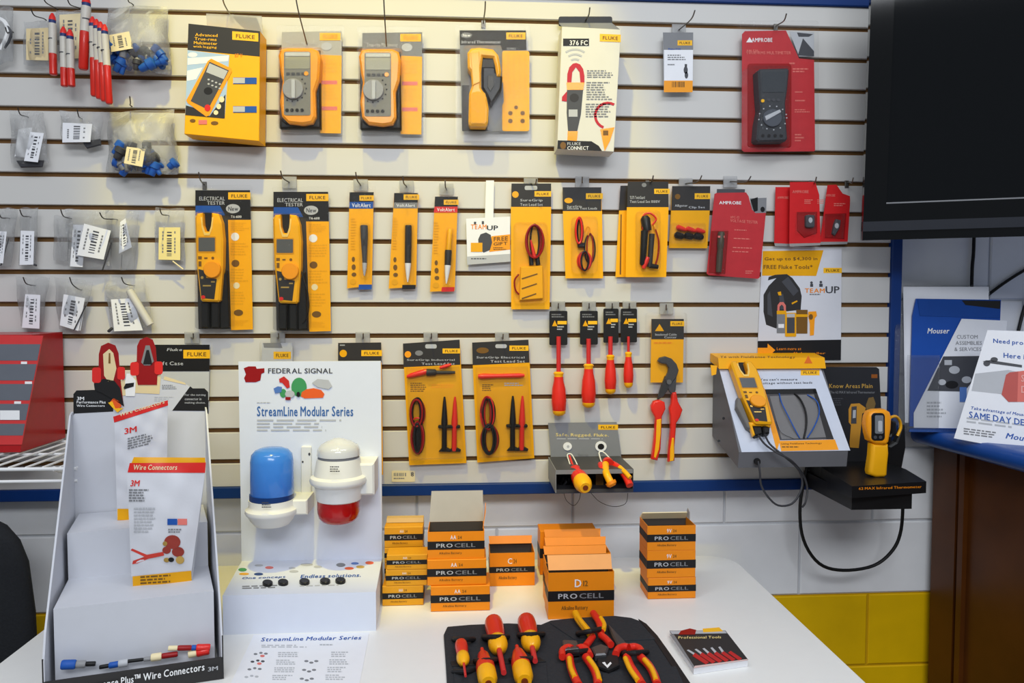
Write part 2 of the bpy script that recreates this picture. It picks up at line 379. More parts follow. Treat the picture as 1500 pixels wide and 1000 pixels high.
# ------------------------------------------------------------------ table
tx0, tx1, ty0, ty1 = -.823, .672, -.76, -.004
tb = thing('display_table', 'long white laminate table with rounded corners against the block wall', 'table', ((tx0+tx1)/2, -.38, 0))
def rrect3(x0, y0, x1, y1, r, z0, z1, bev=.003, n=6):
    rings = []
    for ins, z in ((bev, z0), (0, z0+bev), (0, z1-bev), (bev, z1)): rings.append([(x, y, z) for x, y in rr(x0+ins, y0+ins, x1-ins, y1-ins, r-ins, n)])
    N = len(rings[0]); vs = [p for q in rings for p in q]; fs = [tuple(range(N))[::-1], tuple(3*N+i for i in range(N))]
    for l in range(3):
        for i in range(N): j = (i+1) % N; fs.append((l*N+i, l*N+j, (l+1)*N+j, (l+1)*N+i))
    return vs, fs
v, f = rrect3(tx0, ty0, tx1, ty1, .07, TZ-.026, TZ); mk('table_top', v, f, TABLE, tb)
for sx in (tx0+.1, tx1-.1):
    b = MB()
    b.tube([(sx, -.62, TZ-.028), (sx, -.62, .03)], .019, 10).tube([(sx, -.14, TZ-.028), (sx, -.14, .03)], .019, 10).tube([(sx, -.66, .016), (sx, -.10, .016)], .015, 10).tube([(sx, -.62, .25), (sx, -.14, .25)], .012, 8)
    b.build('leg_frame', GRY, tb, smooth=True)
box('apron', tx0+.12, tx1-.12, -.40, -.36, TZ-.075, TZ-.026, GRY, tb)
# ------------------------------------------------------------------ office chair at the left edge
ch = thing('office_chair', 'dark grey fabric office chair beyond the left end of the table', 'chair', (-1.19, -.20, 0))
def superpad(c, ax, ay, az, e=.55, n=14, m=22, tilt=0):
    vs = []; fs = []
    sg = lambda v, p: math.copysign(abs(v)**p, v)
    for j in range(n+1):
        th = -math.pi/2+math.pi*j/n
        for i in range(m):
            ph = 2*math.pi*i/m
            x = ax*sg(math.cos(th), e)*sg(math.cos(ph), e); z = az*sg(math.cos(th), e)*sg(math.sin(ph), e); y = ay*sg(math.sin(th), .8)
            vs.append(Vector((c[0]+x, c[1]+y+tilt*z, c[2]+z)))
    for j in range(n):
        for i in range(m): l = (i+1) % m; fs.append((j*m+i, j*m+l, (j+1)*m+l, (j+1)*m+i))
    return vs, fs
v, f = superpad((-1.155, -.16, .72), .21, .035, .235, tilt=-.1); mk('backrest', v, f, CHAIRM, ch, smooth=True)
vs, fs = superpad((0, 0, 0), .24, .04, .235); vs = [Vector((-1.17+q.x, -.36+q.z, .47+q.y)) for q in vs]; mk('seat', vs, fs, CHAIRM, ch, smooth=True)
MB().tube(smooth_path([(-1.17, -.13, .62), (-1.17, -.10, .50), (-1.17, -.16, .42), (-1.17, -.36, .41)], 4), .022, 8).build('back_bracket', BLKP, ch, smooth=True)
MB().tube([(-1.17, -.36, .09), (-1.17, -.36, .43)], .028, 12).build('gas_post', BLKP, ch, smooth=True)
for i in range(5):
    a = 2*math.pi*i/5+.3; e = Vector((-1.17+.27*math.cos(a), -.36+.27*math.sin(a)*.98, .065))
    lg = MB().tube([(-1.17, -.36, .10), e], [.026, .016], 8).build('base_arm', BLKP, ch, smooth=True)
    v, f = lathev(e+Vector((0, -.012, -.037)), (0, 1, 0), [(0, .022), (.003, .027), (.021, .027), (.024, .022)], 14); mk('caster', v, f, BLKP, lg, smooth=True)
# ------------------------------------------------------------------ service counter on the right
cx = P(1357, 690, YB).x
co = thing('service_counter', 'tall dark wood service counter with a blue top along the right edge', 'counter', (cx+.3, -.5, 0))
ctop = 1.082
# the counter stands out from the wall into the room
A = Vector((cx, YB-.030, 0)); dirv = Vector((.045, -1, 0)).normalized(); side = Vector((-dirv.y, dirv.x, 0))
def cp(u, v, z): q = A+dirv*u+side*v; return (q.x, q.y, z)
def cbox(name, u0, u1, v0, v1, z0, z1, mat, parent): v, f = hexa([cp(u1, v0, z0), cp(u1, v1, z0), cp(u0, v1, z0), cp(u0, v0, z0), cp(u1, v0, z1), cp(u1, v1, z1), cp(u0, v1, z1), cp(u0, v0, z1)]); return mk(name, v, f, mat, parent)
cbox('body', .0, 1.25, .008, .50, .0, ctop-.045, WOOD, co)
cbox('end_stile', .0, .085, 0, .03, .0, ctop-.045, WOOD, co); cbox('stile', .10, .118, -.004, .03, .0, ctop-.045, WOOD, co); cbox('stile', 1.12, 1.25, 0, .03, .0, ctop-.045, WOOD, co)
# blue top with a rounded nosing
prof = []
for i in range(9):
    a = math.radians(-90-22.5*i) if False else math.radians(90+22.5*i); prof.append((-.045+.022*math.cos(a), ctop-.022+.022*math.sin(a)))
prof = [(.55, ctop)]+prof+[(.55, ctop-.044)]
n = len(prof); vs = [cp(0.0, a, z) for a, z in prof]+[cp(1.3, a, z) for a, z in prof]
fs = [tuple(range(n))[::-1], tuple(range(n, 2*n))]+[(i, (i+1) % n, n+(i+1) % n, n+i) for i in range(n)]
mk('counter_top', vs, fs, M('counter_blue_laminate', (28, 74, 150), .28, var=.05), co, smooth=True)
# ------------------------------------------------------------------ television
pa = P(1263, 352, -.14); pb = P(1500, 345, -.26); pb.z = pa.z
tvp = plane3(pa, pb, pa+Vector((0, 0, .5)))
tv = Item('television', 'black flat television on the wall above the counter', 'television', tvp, (0, 0, 1), (1420, 350))
TVB = M('tv_gloss_black', (10, 11, 12), .08, var=.1); TVS = M('tv_screen', (10, 12, 14), .06, var=.05, spec=.25); TVG = M('tv_strip', (44, 46, 52), .3)
ex = (pb-pa).normalized(); W = 1.02; H = .64
tvN = (tvp.n*math.cos(.1)-Vector((0, 0, 1))*math.sin(.1)); tvU = Vector((0, 0, 1))*math.cos(.1)+tvp.n*math.sin(.1)      # tilted forward on its bracket
def tvq(name, u0, u1, w0, w1, z0, z1, mat):
    nn = tvN; q = lambda u, d, z: pa+ex*u+nn*d+tvU*z
    v, f = hexa([q(u0, w1, z0), q(u1, w1, z0), q(u1, w0, z0), q(u0, w0, z0), q(u0, w1, z1), q(u1, w1, z1), q(u1, w0, z1), q(u0, w0, z1)]); return mk(name, v, f, mat, tv.o)
zs = (tvp.at(1297, 297)-pa).z; us = (tvp.at(1297, 297)-pa).dot(ex); zg0 = (tvp.at(1263, 339)-pa).z; zg1 = (tvp.at(1263, 325)-pa).z
tvq('back_shell', .02, W-.02, -.055, -.006, .02, H-.02, BLKP)
tvq('bezel_side', 0, us, -.03, .004, 0, H, TVB); tvq('bezel_side', W-us, W, -.03, .004, 0, H, TVB); tvq('bezel_top', us, W-us, -.03, .004, H-.045, H, TVB)
tvq('bezel_bottom', us, W-us, -.03, .004, zg1, zs-.002, TVB); tvq('metal_strip', 0, W, -.03, .006, zg0, zg1, TVG); tvq('bottom_lip', us, W-us, -.03, .002, 0, zg0, TVB)
tvq('screen', us, W-us, -.03, -.002, zs, H-.045, TVS); tvq('screen_edge', us, W-us, -.006, .0045, zs-.003, zs, GRY)
tvq('wall_bracket', .45, .57, -.24, -.055, .22, .42, BLKP)
# cables hanging below the television
for i, (pts, lab) in enumerate(((((1427, 335), (1426, 370), (1424, 395), (1423, 440)), 'black cable hanging straight down below the television'),
        (((1540, 375), (1500, 396), (1470, 415), (1447, 432)), 'black cable running diagonally behind the brochure holder'),
        (((1530, 400), (1505, 440), (1494, 475), (1485, 520)), 'short black cable at the right edge above the white flyer'))):
    q = smooth_path([P(x, y, YB-.008) for x, y in pts], 4); v, f = tubev(q, .0042, 8); props(mk('cable', v, f, RUB, None, q[0], True), lab, 'cable', 'cables on the block wall')
# ------------------------------------------------------------------ brochures on the counter
def stand_pl(px, py, yaw, lean):      # upright sheet standing on the counter at a base point
    b = T(px, py, ctop); n = Vector((math.sin(yaw), -math.cos(yaw), 0)); n = (n*math.cos(lean)+Vector((0, 0, 1))*math.sin(lean)).normalized()
    return Pl(b, n)
e3 = (1290, 340, .36)
pl = stand_pl(1400, 632, math.radians(-4), math.radians(10))
it = Item('brochure_holder', 'clear acrylic brochure holder standing on the blue counter', 'holder', pl, e3, (250, 810))
it.poly('back_panel', [(85, 215), (445, 215), (440, 780), (80, 780)], ACR, -16, 2.5, bevel=.5)
it.poly('back_card', [(92, 222), (440, 222), (436, 775), (100, 775)], PAPER, -14.5, 1)
it.poly('side_wall', [(60, 340), (88, 330), (100, 780), (52, 790)], ACR, 0, 2); it.poly('front_pocket', [(110, 500), (240, 500), (235, 800), (105, 800)], ACR, 4, 2); it.poly('base_plate', [(95, 795), (310, 800), (310, 815), (95, 810)], ACR, 6, 22)
it = Item('presentation_folder', 'blue paper folder with a white logo in the brochure holder', 'folder', pl, e3, (230, 780))
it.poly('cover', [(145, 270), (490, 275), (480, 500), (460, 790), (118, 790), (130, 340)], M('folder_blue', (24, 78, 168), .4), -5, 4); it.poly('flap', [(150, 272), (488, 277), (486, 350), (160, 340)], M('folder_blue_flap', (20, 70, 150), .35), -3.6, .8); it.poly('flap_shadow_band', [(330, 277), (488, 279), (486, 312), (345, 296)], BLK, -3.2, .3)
it.text('Mouser', 190, 390, 280, 412, WHT, -4.3, 1, shear=.2)
it = Item('service_brochure', 'white and blue brochure about custom assemblies leaning in the holder', 'brochure', pl, e3, (290, 800))
it.poly('cover', [(330, 352), (515, 360), (470, 800), (135, 795), (135, 735)], PAPER, -1.5, 1); it.poly('photo_panel', [(255, 505), (412, 503), (380, 600), (340, 648), (190, 645)], DGR, -1, .3)
it.polys('photo_marks', [circ(300, 560, 22, 16), circ(350, 600, 20, 14), R4(260, 520, 290, 540), circ(250, 610, 16, 12)], LGR, -.6); it.poly('photo_mark_dark', circ(290, 620, 26, 16), BLK, -.4, .2); it.poly('blue_square', R4(322, 630, 350, 690), M('brochure_blue', (90, 130, 200), .5), -.2, .3)
for i, s in enumerate(('CUSTOM', 'ASSEMBLIES', '& SERVICES')): it.text(s, 310-i*5, 418+i*25, (395, 412, 410)[i], 433+i*25, GRY, -.8, 0)
it.lines(188, 690, 270, 760, 5, LGR, -.8, 3); it.poly('blue_foot', [(120, 795), (470, 800), (468, 815), (115, 812)], BLU, 0, 2)
pl = stand_pl(1397, 644, math.radians(-36), math.radians(13))
it = Item('delivery_flyer', 'white flyer about delivery with a red box truck picture on the counter', 'flyer', pl, e3, (450, 850))
it.poly('sheet', [(435, 398), (820, 410), (760, 925), (298, 838)], PAPER, 0, 2); it.text('Need product fast', 458, 432, 700, 455, BLU, .5, 1, 18); it.text('Here is', 500, 490, 600, 510, BLU, .5, 1, 8)
it.poly('road_print', [(385, 575), (520, 560), (700, 600), (690, 680), (370, 645)], LGR, .4, .2); it.poly('carton_print', [(525, 570), (740, 545), (730, 690), (520, 690), (492, 660), (510, 580)], M('flyer_salmon', (222, 112, 100), .5), .8, .2)
it.poly('carton_side_print', [(525, 570), (560, 566), (556, 690), (520, 690), (492, 660), (510, 580)], M('flyer_salmon_dark', (190, 84, 76), .5), 1.1, .2)
for i, s in enumerate(('SAME', 'DAY')): it.text(s, 572, 580+i*45, 650, 608+i*45, M('flyer_pink', (240, 170, 160), .5), 1.4, 1)
it.polys('tow_hook_print', [[(415, 525), (445, 520), (575, 540), (575, 550), (440, 532)], circ(432, 533, 14, 12), circ(462, 518, 15, 10)], DGR, .8)
it.text('Take advantage of Mouser', 368, 708, 600, 724, BLU, .6, 1, 30, shear=.2); it.text('SAME DAY DELIVERY', 360, 728, 700, 754, BLU, .6, 1, 50)
it.lines(350, 752, 640, 780, 2, LGR, .6, 5, dy=36); it.lines(338, 796, 480, 826, 3, GRY, .6, 6, dy=18); it.text('Mouser', 508, 815, 640, 838, BLU, .6, 1, 20, shear=.3)
# ================================================================== top row of packages
c5 = (260, 0, .24667); c6 = (630, 0, .24); c7 = (930, 0, .25)
it = Item('multimeter_box', 'tall yellow and black multimeter carton at the left of the top row', 'carton', wallp(.012), c5, (265, 815), )
it.poly('carton', [(65, 140), (490, 185), (484, 838), (40, 795)], YEL, 55, 55, bevel=1)
it.poly('hang_tab', [(170, 80), (500, 95), (510, 240), (440, 200), (175, 165)], HAZY, 20, 1); it.poly('second_tab', [(330, 95), (470, 105), (505, 200), (420, 190), (350, 130)], CHAR, 18, 1)
it.poly('header', [(65, 140), (490, 185), (488, 335), (60, 296)], CHAR, 55.5, .4); it.plate(325, 185, 480, 235, 56, 12)
for i, s in enumerate(('Advanced', 'True-rms', 'Multimeter', 'with logging')): it.text(s, 105-i*4, 196+i*24, (238, 232, 236, 232)[i], 214+i*24, PLATE, 56, 1, 6)
it.poly('photo_panel', [(60, 297), (308, 327), (280, 703), (46, 682)], SKY, 55.6, .3); it.polys('cloud_print', [[(60, 345), (305, 330), (300, 362), (60, 385)], [(58, 420), (150, 400), (110, 470), (56, 480)], circ(90, 325, 28, 14)], WHT, 55.9); it.poly('dark_ground_print', [(50, 625), (100, 640), (190, 690), (285, 560), (280, 703), (46, 682)], CHAR, 55.9, .3)
pm = it.poly('printed_meter', [(180, 362), (200, 348), (318, 405), (322, 425), (190, 685), (170, 692), (60, 612), (52, 595)], ORG, 56.4, .3); it.poly('printed_face', [(190, 366), (305, 418), (180, 650), (78, 600)], DGR, 56.8, .2); it.poly('printed_screen', [(190, 375), (298, 422), (275, 470), (170, 428)], LGR, 57.1, .2); it.poly('printed_dial', circ(182, 540, 26, 22), BLK, 57.1, .2); it.poly('printed_jack', circ(178, 640, 18, 20), BRED, 57.2, .2)
it.polys('printed_buttons', [circ(185+a*22, 472+a*9+b*26, 7, 5) for a in range(4) for b in range(2)], LGR, 57.2)
for y in (460, 630): q = it.rect('blue_flash', 330, y, 470, y+38, BLU, 56, .3); it.rect('grey_flash', 330, y+2, 400, y+34, LGR, 56.4, .2, parent=q)
it.polys('badge_print', [circ(90, 716, 17, 10), circ(220, 730, 22, 11)], BROWN, 56); it.rect('badge_plate', 125, 712, 175, 738, PINK, 56, .3)
it.polys('printed_icons', [circ(262, 590, 16, 18), circ(245, 632, 14, 16), circ(228, 668, 14, 14)], CREAM, 57); it.text('87 V', 340, 318, 385, 338, ORD, 56)
hook((340, 25), (325, -8), 'above the tall yellow multimeter carton', .09)
def dmm(label, dx, dy, head, sd, redx):
    it = Item('multimeter_pack', label, 'multimeter', wallp(.014), c5, (790+dx, 790+dy), 'blister packed multimeters')
    g = lambda L: [(x+dx, y+dy) for x, y in L]; rx = lambda n, a, b, c, d, *k, **q: it.rect(n, a+dx, b+dy, c+dx, d+dy, *k, **q)
    it.poly('back_card', g([(620, 190), (975, 185), (972, 790), (612, 765)]), head, .6, .6); it.poly('card_strip', g([(850, 325), (975, 330), (970, 792), (846, 790)]), YEL, 1.2, .3)
    rx('dark_panel', 606, 300, 850, 762, CHAR, 1, .3); rx('brand_plate', 845, 195, 968, 240, PLATE, 1.4, .3); it.text('FLUKE', 865+dx, 205+dy, 950+dx, 230+dy, ORD, 1.9)
    it.text('True-rms Multimeter', 645+dx, 248+dy, 830+dx, 272+dy, LGR, 1.5); it.poly('round_badge', circ(885+dx, 275+dy, 32, 24), LGR, 1.5, .3)
    for y in (478, 632): rx('red_flash', 855, y, 948, y+22, PINK, 1.7, .3)
    it.lines(868+dx, 520+dy, 955+dx, 600+dy, 4, GOLD, 1.6, sd); it.lines(868+dx, 350+dy, 955+dx, 440+dy, 4, GOLD, 1.6, sd+1)
    b = it.poly('meter_body', g([(598, 325), (612, 290), (650, 283), (795, 283), (835, 300), (846, 340), (838, 470), (815, 540), (820, 690), (800, 728), (740, 738), (655, 728), (618, 690), (606, 600), (622, 480), (612, 440)]), ORG, 36, 34, bevel=5)
    f = it.poly('meter_face', rr(632+dx, 306+dy, 790+dx, 684+dy, 12), M('meter_grey', (122, 120, 112), .4), 37.2, 1.5, parent=b)
    it.poly('brow', rr(640+dx, 310+dy, 785+dx, 332+dy, 5), LGR, 37.8, .5, parent=f); it.poly('display', rr(640+dx, 338+dy, 785+dx, 408+dy, 5), LCD, 38.0, .6, parent=f)
    it.polys('buttons', [rr(645+i*30+dx, 430+dy, 668+i*30+dx, 446+dy, 4) for i in range(4)], DGR, 38.2, parent=f); it.poly('hold_button', circ(764+dx, 436+dy, 13), ORG, 38.6, .8, parent=f)
    d = it.poly('dial', circ(684+dx, 525+dy, 62, 62, 28), M('dial_grey', (150, 150, 150), .35), 43, 6, bevel=1.5, parent=b); it.poly('dial_grip', rr(674+dx, 470+dy, 698+dx, 582+dy, 8), LGR, 48, 6, bevel=1, parent=d)
    it.polys('dial_marks', [circ(684+dx+80*math.cos(a/10), 525+dy+76*math.sin(a/10), 5) for a in range(-8, 24, 4)], BLK, 38.2, parent=f)
    it.polys('jacks', [circ(650+dx+i*30, 654+dy, 11) for i in range(4)], BLK, 38.4, parent=f)
    it.poly('lead_bundle', g([(822, 470), (845, 430), (850, 760), (610, 762), (612, 700), (650, 735), (800, 735), (826, 690)]), RUB, 18, 16, bevel=3)
    it.poly('blister_shell', rr(588+dx, 150+dy, 992+dx, 805+dy, 16), CLR, 2.6, 2.4, bevel=.5); it.poly('blister_dome', rr(594+dx, 276+dy, 856+dx, 762+dy, 18), CLR, 51, 49, bevel=6)
    return it
dmm('blister packed yellow multimeter with a pale grey header, nearer the tall yellow carton', 0, 0, M('header_pale', (176, 174, 168), .5), 3, 0)
dmm('blister packed yellow multimeter with a darker grey header, nearer the infrared thermometer pack', 478, 6, GRY, 5, 0)
hook((452, 70), (433, -6), 'of the multimeter pack with the pale header', .10, holder=True); hook((567, 72), (562, -4), 'of the multimeter pack with the darker header', .10, holder=True)
# infrared thermometer pack
it = Item('thermometer_pack', 'blister pack with a yellow infrared thermometer and a black header', 'thermometer', wallp(.014), c6, (395, 850))
it.poly('back_card', [(180, 185), (585, 185), (605, 800), (195, 800)], GRY, .6, .6); it.poly('header', [(180, 185), (585, 185), (588, 306), (440, 306), (430, 276), (182, 276)], CHAR, 1, .3); it.plate(465, 198, 582, 240, 1.5)
it.text('Infrared Thermometer', 192, 246, 432, 265, LGR, 1.5); it.poly('badge', circ(222, 215, 34, 17), GRY, 1.5, .3); it.text('New', 200, 206, 245, 224, WHT, 2); it.text('62 MAX', 470, 290, 525, 303, LGR, 1.5)
it.poly('yellow_panel', rr(440, 310, 606, 800, 14), YEL, 1.4, .3); [it.lines(470+i*34, 335, 494+i*34, 610, 14, GOLD, 1.8, 7+i) for i in range(4)]; it.polys('icons', [circ(490, 690, 14), circ(565, 690, 14), circ(525, 655, 12), circ(490, 738, 14), circ(565, 738, 14)], BROWN, 1.9)
b = it.poly('thermometer_body', [(228, 320), (250, 293), (300, 288), (385, 298), (418, 335), (434, 430), (430, 462), (408, 462), (398, 400), (385, 352), (322, 346), (312, 430), (312, 535), (345, 590), (358, 660), (354, 745), (340, 768), (246, 766), (234, 745), (238, 570), (256, 520), (250, 440), (230, 410)], TYEL, 40, 38, bevel=5)
it.poly('grip_inlay', rr(248, 560, 340, 752, 22), M('tool_yellow_soft', (240, 170, 20), .6), 41, 2, bevel=.5, parent=b); it.poly('ridge', [(246, 320), (300, 312), (305, 500), (262, 520)], TYEL, 42.5, 4, bevel=1.2, parent=b)
it.poly('black_barrel', [(320, 350), (388, 354), (400, 440), (442, 466), (436, 540), (372, 640), (346, 580), (318, 534)], BLKP, 32, 28, bevel=4); it.poly('trigger', [(352, 460), (388, 460), (392, 520), (368, 560), (350, 530)], DGR, 35, 6, bevel=1); it.poly('barrel_cap', [(320, 362), (388, 362), (392, 412), (316, 412)], CHAR, 34.5, 6, bevel=1)
it.poly('dark_shadow_print', [(195, 520), (240, 520), (240, 770), (340, 772), (360, 700), (355, 800), (196, 800)], CHAR, 1.4, .3); it.poly('angled_print', [(400, 560), (445, 500), (450, 620), (380, 790), (350, 790)], GRY, 1.6, .3)
it.poly('blister_shell', rr(155, 150, 612, 860, 20), CLR, 2.8, 2.4, bevel=.5); it.poly('blister_dome', rr(205, 270, 442, 800, 24), CLR, 46, 44, bevel=8)
hook((708, 34), (711, 2), 'of the infrared thermometer blister pack', .10)
# clamp meter carton
it = Item('clamp_meter_box', 'tall white clamp meter carton with a red clamp picture', 'carton', wallp(.014), c6, (940, 915))
it.poly('carton', [(805, 162), (1166, 180), (1122, 926), (775, 908)], M('carton_offwhite', (218, 216, 208), .5, var=.03), 62, 62, bevel=.8); it.poly('hang_tab', rr(785, 100, 1112, 158, 12), BLKP, 4, 3, bevel=.5); it.poly('top_flap', [(785, 140), (1110, 140), (1160, 180), (806, 164)], GRY, 30, 1)
it.rect('model_plate', 812, 235, 970, 280, BLK, 62.6, .3); it.text('376 FC', 852, 246, 962, 276, WHT, 63); it.plate(1036, 206, 1164, 252, 62.8, 5)
arc = lambda cx, cy, r, a0, a1, wd: [(cx+r*math.cos(math.radians(a0+(a1-a0)*i/12)), cy+r*math.sin(math.radians(a0+(a1-a0)*i/12))) for i in range(13)]+[(cx+(r-wd)*math.cos(math.radians(a1-(a1-a0)*i/12)), cy+(r-wd)*math.sin(math.radians(a1-(a1-a0)*i/12))) for i in range(13)]
it.polys('signal_arcs', [arc(885, 400, r, 235, 305, 11) for r in (45, 75, 105)], LGR, 62.6)
it.poly('printed_jaw', [(836, 510), (838, 450), (850, 410), (872, 388), (892, 384), (915, 392), (934, 420), (942, 460), (942, 510), (918, 506), (912, 440), (890, 410), (868, 440), (862, 506)], M('print_crimson', (190, 34, 50), .5), 62.7, .3)
it.poly('printed_collar', [(832, 503), (942, 503), (936, 548), (836, 548)], ORG, 63, .3); it.poly('printed_body', [(836, 548), (934, 548), (920, 700), (898, 800), (842, 800), (834, 690)], DGR, 62.8, .3); it.poly('printed_foot', [(840, 800), (902, 800), (896, 860), (838, 856)], ORG, 62.9, .3); it.poly('printed_trigger', [(836, 556), (806, 590), (804, 616), (834, 620)], M('print_crimson', (190, 34, 50), .5), 62.7, .3); it.rect('printed_screen', 846, 668, 900, 712, LGR, 63.2, .3); it.poly('printed_dial', circ(880, 596, 28, 26), CHAR, 63.2, .3)
it.polys('printed_loop', [arc(1085, 705, 85, 110, 300, 16)], M('print_crimson', (190, 34, 50), .5), 62.7); it.poly('printed_loop_handle', [(1038, 788), (1126, 776), (1098, 860), (1066, 922)], ORG, 62.8, .3); it.rect('printed_handle_mark', 1056, 796, 1088, 826, BROWN, 63.1, .3)
it.poly('black_footer', [(780, 856), (985, 862), (1030, 890), (1050, 922), (776, 908)], BLK, 62.7, .3); it.text('FLUKE', 838, 868, 920, 886, LGR, 63.1); it.text('CONNECT', 838, 892, 968, 914, WHT, 63.1); it.poly('footer_icon', circ(812, 888, 18, 22), BROWN, 63.1, .3)
it.lines(958, 428, 1120, 480, 4, GRY, 62.7, 4); it.lines(955, 500, 1118, 616, 8, GRY, 62.7, 5); it.lines(950, 632, 1112, 722, 6, GRY, 62.7, 6)
hook((857, 32), (864, 11), 'of the white clamp meter carton', .10)
# small hanging card
it = Item('accessory_card', 'small grey and white hang card with an orange foot, alone between larger packs', 'hang card', wallp(.02), c7, (255, 535))
it.poly('card', [(165, 190), (342, 190), (338, 540), (170, 540)], LGR, .8, .8); it.poly('grey_header', [(165, 190), (342, 190), (341, 292), (168, 292)], GRY, 1.2, .3); it.plate(250, 236, 336, 266, 1.6); it.poly('white_panel', [(172, 292), (341, 292), (339, 472), (172, 472)], PAPER, 1.3, .3)
it.text('Fluke 1730', 196, 282, 268, 292, BLU, 1.7); it.lines(192, 320, 300, 358, 3, GRY, 1.7, 4); it.lines(192, 375, 240, 388, 1, GRY, 1.7, 5); it.polys('clip_print', [circ(298, 410, 12, 22), circ(302, 440, 10, 20), R4(292, 375, 306, 390)], DGR, 1.7); it.poly('orange_foot', [(171, 472), (339, 472), (338, 540), (170, 540)], ORG, 1.5, .3); it.bars(218, 478, 292, 510, BROWN, 2, 3)
hook((993, 46), (1018, 15), 'of the small grey and white hang card', .09, holder=True)
# red multimeter pack
it = Item('red_multimeter_pack', 'large red blister pack with a black multimeter beside the television', 'multimeter', wallp(.02), c7, (840, 885))
it.poly('red_card', [(628, 200), (645, 182), (885, 178), (962, 342), (1050, 350), (1056, 880), (1050, 886), (640, 890), (626, 878)], RED, .8, .8); it.poly('meter_photo', [(905, 185), (1050, 190), (1050, 330), (962, 330)], LGR, .7, .5); it.polys('photo_marks', [[(950, 190), (1045, 200), (1020, 215), (960, 215)], [(985, 225), (1050, 300), (1050, 330), (955, 325), (965, 290)]], DGR, 1.0)
it.poly('triangle_mark', [(652, 248), (672, 218), (692, 248)], WHT, 1.3, .3); it.text('AMPROBE', 684, 222, 806, 246, WHT, 1.4); it.text('AM-530', 652, 290, 722, 308, PINK, 1.4); it.text('TRUE-RMS MULTIMETER', 652, 300, 915, 318, PINK, 1.4)
it.lines(905, 366, 950, 386, 1, PINK, 1.4, 4); it.lines(925, 400, 1032, 430, 2, PINK, 1.4, 5); it.lines(938, 535, 1000, 550, 1, PINK, 1.4, 4); it.lines(940, 585, 1020, 602, 1, PINK, 1.4, 4); it.lines(936, 640, 1024, 664, 2, PINK, 1.4, 8); it.lines(938, 785, 990, 836, 3, PINK, 1.4, 8)
it.poly('tray', rr(662, 372, 918, 862, 16), DRED, 3, 2.4, bevel=1)
b = it.poly('meter_body', [(724, 412), (736, 402), (896, 398), (906, 408), (896, 520), (884, 600), (888, 700), (896, 812), (884, 826), (728, 830), (714, 816), (722, 720), (738, 640), (730, 540)], M('meter_black', (58, 60, 64), .5), 38, 36, bevel=4)
it.poly('display', rr(744, 418, 880, 540, 8), M('meter_display', (66, 70, 74), .2), 39, 1.5, parent=b); it.poly('dial', circ(808, 690, 55, 52, 24), M('meter_dial', (82, 86, 94), .35), 43, 5, bevel=1.2, parent=b); it.poly('dial_grip', [(762, 680), (850, 640), (858, 656), (770, 706)], LGR, 45, 2.5, bevel=.6, parent=b); it.poly('select_button', circ(750, 590, 10), PLATE, 40, 2, parent=b)
it.polys('buttons', [circ(785+i*28, 585, 9) for i in range(3)], DGR, 39.5, parent=b); it.polys('jacks', [circ(750+i*36, 795, 10) for i in range(4)], BLK, 39, parent=b); it.polys('face_marks', [circ(808+82*math.cos(a/10), 690+70*math.sin(a/10), 4) for a in range(0, 62, 5)], LGR, 39, parent=b)
it.poly('blister_shell', rr(600, 122, 1076, 892, 14), CLR, 2.4, 2, bevel=.4); it.poly('blister_dome', rr(664, 380, 914, 858, 20), CLR, 46, 44, bevel=6)
hook((1136, 39), (1152, 20), 'of the large red multimeter pack', .09)
# ================================================================== second row
c8 = (270, 240, .26); d1 = (490, 240, .23); d2 = (740, 250, .22); d3 = (1020, 240, .18)
def tester(it, parent=None, z=0):
    b = it.poly('tester_body', [(58, 300), (70, 278), (100, 275), (104, 345), (116, 380), (138, 380), (150, 345), (152, 275), (190, 280), (208, 330), (217, 430), (215, 570), (200, 768), (190, 778), (100, 775), (90, 765), (66, 560)], TYEL, 28+z, 24, bevel=4, parent=parent)
    if parent: it2 = b.parent
    sub = dict(parent=b) if not parent else dict(parent=parent)
    it.poly('fork_slot', [(104, 275), (152, 275), (152, 345), (140, 388), (114, 388), (104, 345)], BLK, 10+z, 8, **sub)
    it.poly('fork_lip', [(92, 300), (100, 300), (104, 350), (118, 388), (138, 388), (150, 350), (156, 300), (164, 300), (158, 360), (142, 402), (112, 402), (98, 360)], M('tester_lip', (246, 206, 110), .4), 29.2+z, 1.5, **sub)
    it.poly('display', rr(80, 415, 172, 492, 5), DLCD, 29+z, 1, **sub); it.poly('display_frame', rr(74, 408, 178, 500, 8), M('tool_yellow_dark', (214, 146, 16), .4), 28.6+z, 1, **sub)
    it.polys('button_marks', [R4(78, 520, 98, 536), R4(112, 526, 130, 534), circ(160, 530, 8), R4(80, 548, 96, 576)], BROWN, 29+z, **sub)
    it.poly('selector_plate', [(80, 592), (112, 600), (124, 642), (182, 648), (168, 762), (96, 754)], CHAR, 29+z, 1, **sub)
    it.poly('selector_wheel', circ(154, 594, 48, 48, 24), ORG, 36+z, 9, bevel=1.5, **sub); it.polys('selector_marks', [R4(104, 682, 150, 690), circ(100, 640, 8), R4(150, 660, 172, 668)], BRASS, 29.6+z, **sub); it.poly('red_mark', circ(106, 750, 12, 10), BRED, 29.8+z, .6, **sub)
    return b
